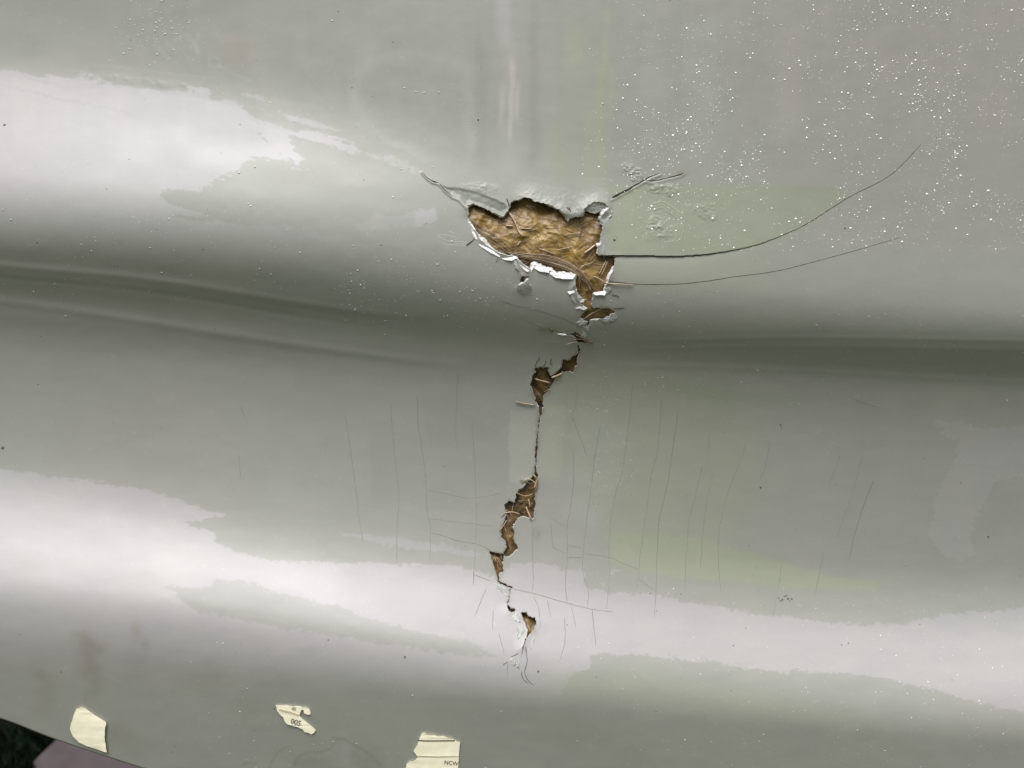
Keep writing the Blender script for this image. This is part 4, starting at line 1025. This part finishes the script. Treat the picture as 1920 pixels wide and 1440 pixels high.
t3, b3 = scrap([(791,1375),(797,1374),(802,1377),(815,1378),(820,1381),(830,1380),(840,1383),(850,1385),(851,1387),(856,1390),(863,1391),(861,1410),(859,1438),(858,1470),(845,1478),(800,1474),(762,1466),(760,1445),(763,1432),(768,1427),(775,1427),(780,1424),(784,1419),(780,1415),(775,1408),(779,1402),(783,1396),(784,1390),(787,1384)],
    'larger ruled scrap of masking tape cut off by the bottom of the photo')
band([(784,1387.2),(800,1388.0),(853,1387.4),(853,1390.0),(800,1390.6),(783,1389.6)], 'printed_line', M['ink'], t3, b3)
band([(781,1417),(820,1418),(860,1417.6),(860,1419.2),(820,1420),(782,1419.2)], 'printed_line', mat_noise('tape_rule', (0.40,0.35,0.25),(0.5,0.44,0.33),300,0.8,0.2), t3, b3)
printed('NCW', 846, 1431, 10.5, R(6), t3, b3)

# ------------------------------------------------------------------ what lies below the panel
def ray_ground(px, py, z=0.0):
    d_ = (px - 960) * UV + (720 - py) * VV - DP * NV
    c_ = O + NV * DP * S
    k = (z - c_[2]) / d_[2]
    return c_ + d_ * k
gm = bpy.data.meshes.new('ground')
g = 60.0
gm.from_pydata([(-g, -g, 0), (g, -g, 0), (g, g, 0), (-g, g, 0)], [], [(0, 1, 2, 3)]); gm.materials.append(M['sheet'])
tag(link('ground', gm), 'worn olive turf around the panel', None, None, 'structure')
c0 = ray_ground(30, 1420, 0.004)  # flat sheet added where shade falls, its darkness put into the colour
bmesh_ = bpy.data.meshes.new('sheet')
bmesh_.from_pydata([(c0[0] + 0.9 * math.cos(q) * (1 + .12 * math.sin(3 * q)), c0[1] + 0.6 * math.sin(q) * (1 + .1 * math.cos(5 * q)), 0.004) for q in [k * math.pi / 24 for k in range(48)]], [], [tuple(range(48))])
bmesh_.materials.append(M['shade_bed']); tag(link('sheet', bmesh_), 'added near-black painted-shade sheet under the left corner of the panel', None, None, 'structure')
A = ray_ground(62, 1422, 0.05)
B1 = ray_ground(105, 1382, 0.05); B2 = ray_ground(76, 1446, 0.05)
e1 = (B1 - A); e1 /= np.linalg.norm(e1); e2 = (B2 - A); e2 /= np.linalg.norm(e2)
def slab(corner, a, b, la, lb, name, label):
    pts = [corner, corner + a * la, corner + a * la + b * lb, corner + b * lb]
    c_ = sum(pts) / 4; bev = 0.006
    V_ = []
    for z, ins in ((-0.05, 0), (-bev, 0), (0, bev)):
        for q in pts:
            dq = (c_ - q); dq[2] = 0; dq /= np.linalg.norm(dq)
            V_.append(q + dq * ins + np.array([0, 0, z]) - c_)
    F_ = [(8, 9, 10, 11)]
    for r in range(2):
        for k in range(4):
            k2 = (k + 1) % 4; F_.append((r * 4 + k, r * 4 + k2, (r + 1) * 4 + k2, (r + 1) * 4 + k))
    nrm = np.cross(a, b)
    if nrm[2] < 0: F_ = [f[::-1] for f in F_]
    o = link(name, mesh_py(name, V_, F_, M['slab'], False), loc=Vector(c_))
    tag(o, label, 'paving slab')
slab(A, e1, e2, 0.9, 0.9, 'paving_slab', 'mauve-grey concrete paving slab below the left corner of the panel')
# grass at the slab's edge
gr = random.Random(3); V_, F_ = [], []
gc = ray_ground(78, 1388, 0.0)
for k in range(1600):
    q = gc + e1 * gr.gauss(0.03, 0.10) + np.array([gr.gauss(0, 0.035), gr.gauss(0, 0.035), 0]); q[2] = 0
    rel = q - A; rel2 = np.linalg.solve(np.array([[e1[0], e2[0]], [e1[1], e2[1]]]), rel[:2])
    if rel2[0] > -0.004 and rel2[1] > -0.004: continue
    hgt, wd, an = gr.uniform(0.015, 0.05), gr.uniform(0.0015, 0.003), gr.uniform(0, 6.28)
    dx, dy = math.cos(an), math.sin(an); lx, ly = gr.gauss(0, 0.012), gr.gauss(0, 0.012)
    n = len(V_)
    V_ += [(q[0] - dx * wd, q[1] - dy * wd, 0), (q[0] + dx * wd, q[1] + dy * wd, 0), (q[0] + dx * wd * .6 + lx * .5, q[1] + dy * wd * .6 + ly * .5, hgt * .6), (q[0] - dx * wd * .6 + lx * .5, q[1] - dy * wd * .6 + ly * .5, hgt * .6), (q[0] + lx, q[1] + ly, hgt)]
    F_ += [(n, n + 1, n + 2, n + 3), (n + 3, n + 2, n + 4)]
o = link('grass', mesh_py('grass', V_, F_, M['grass'], False))
tag(o, 'dark green grass growing at the edge of the paving slab', None, None, 'stuff')
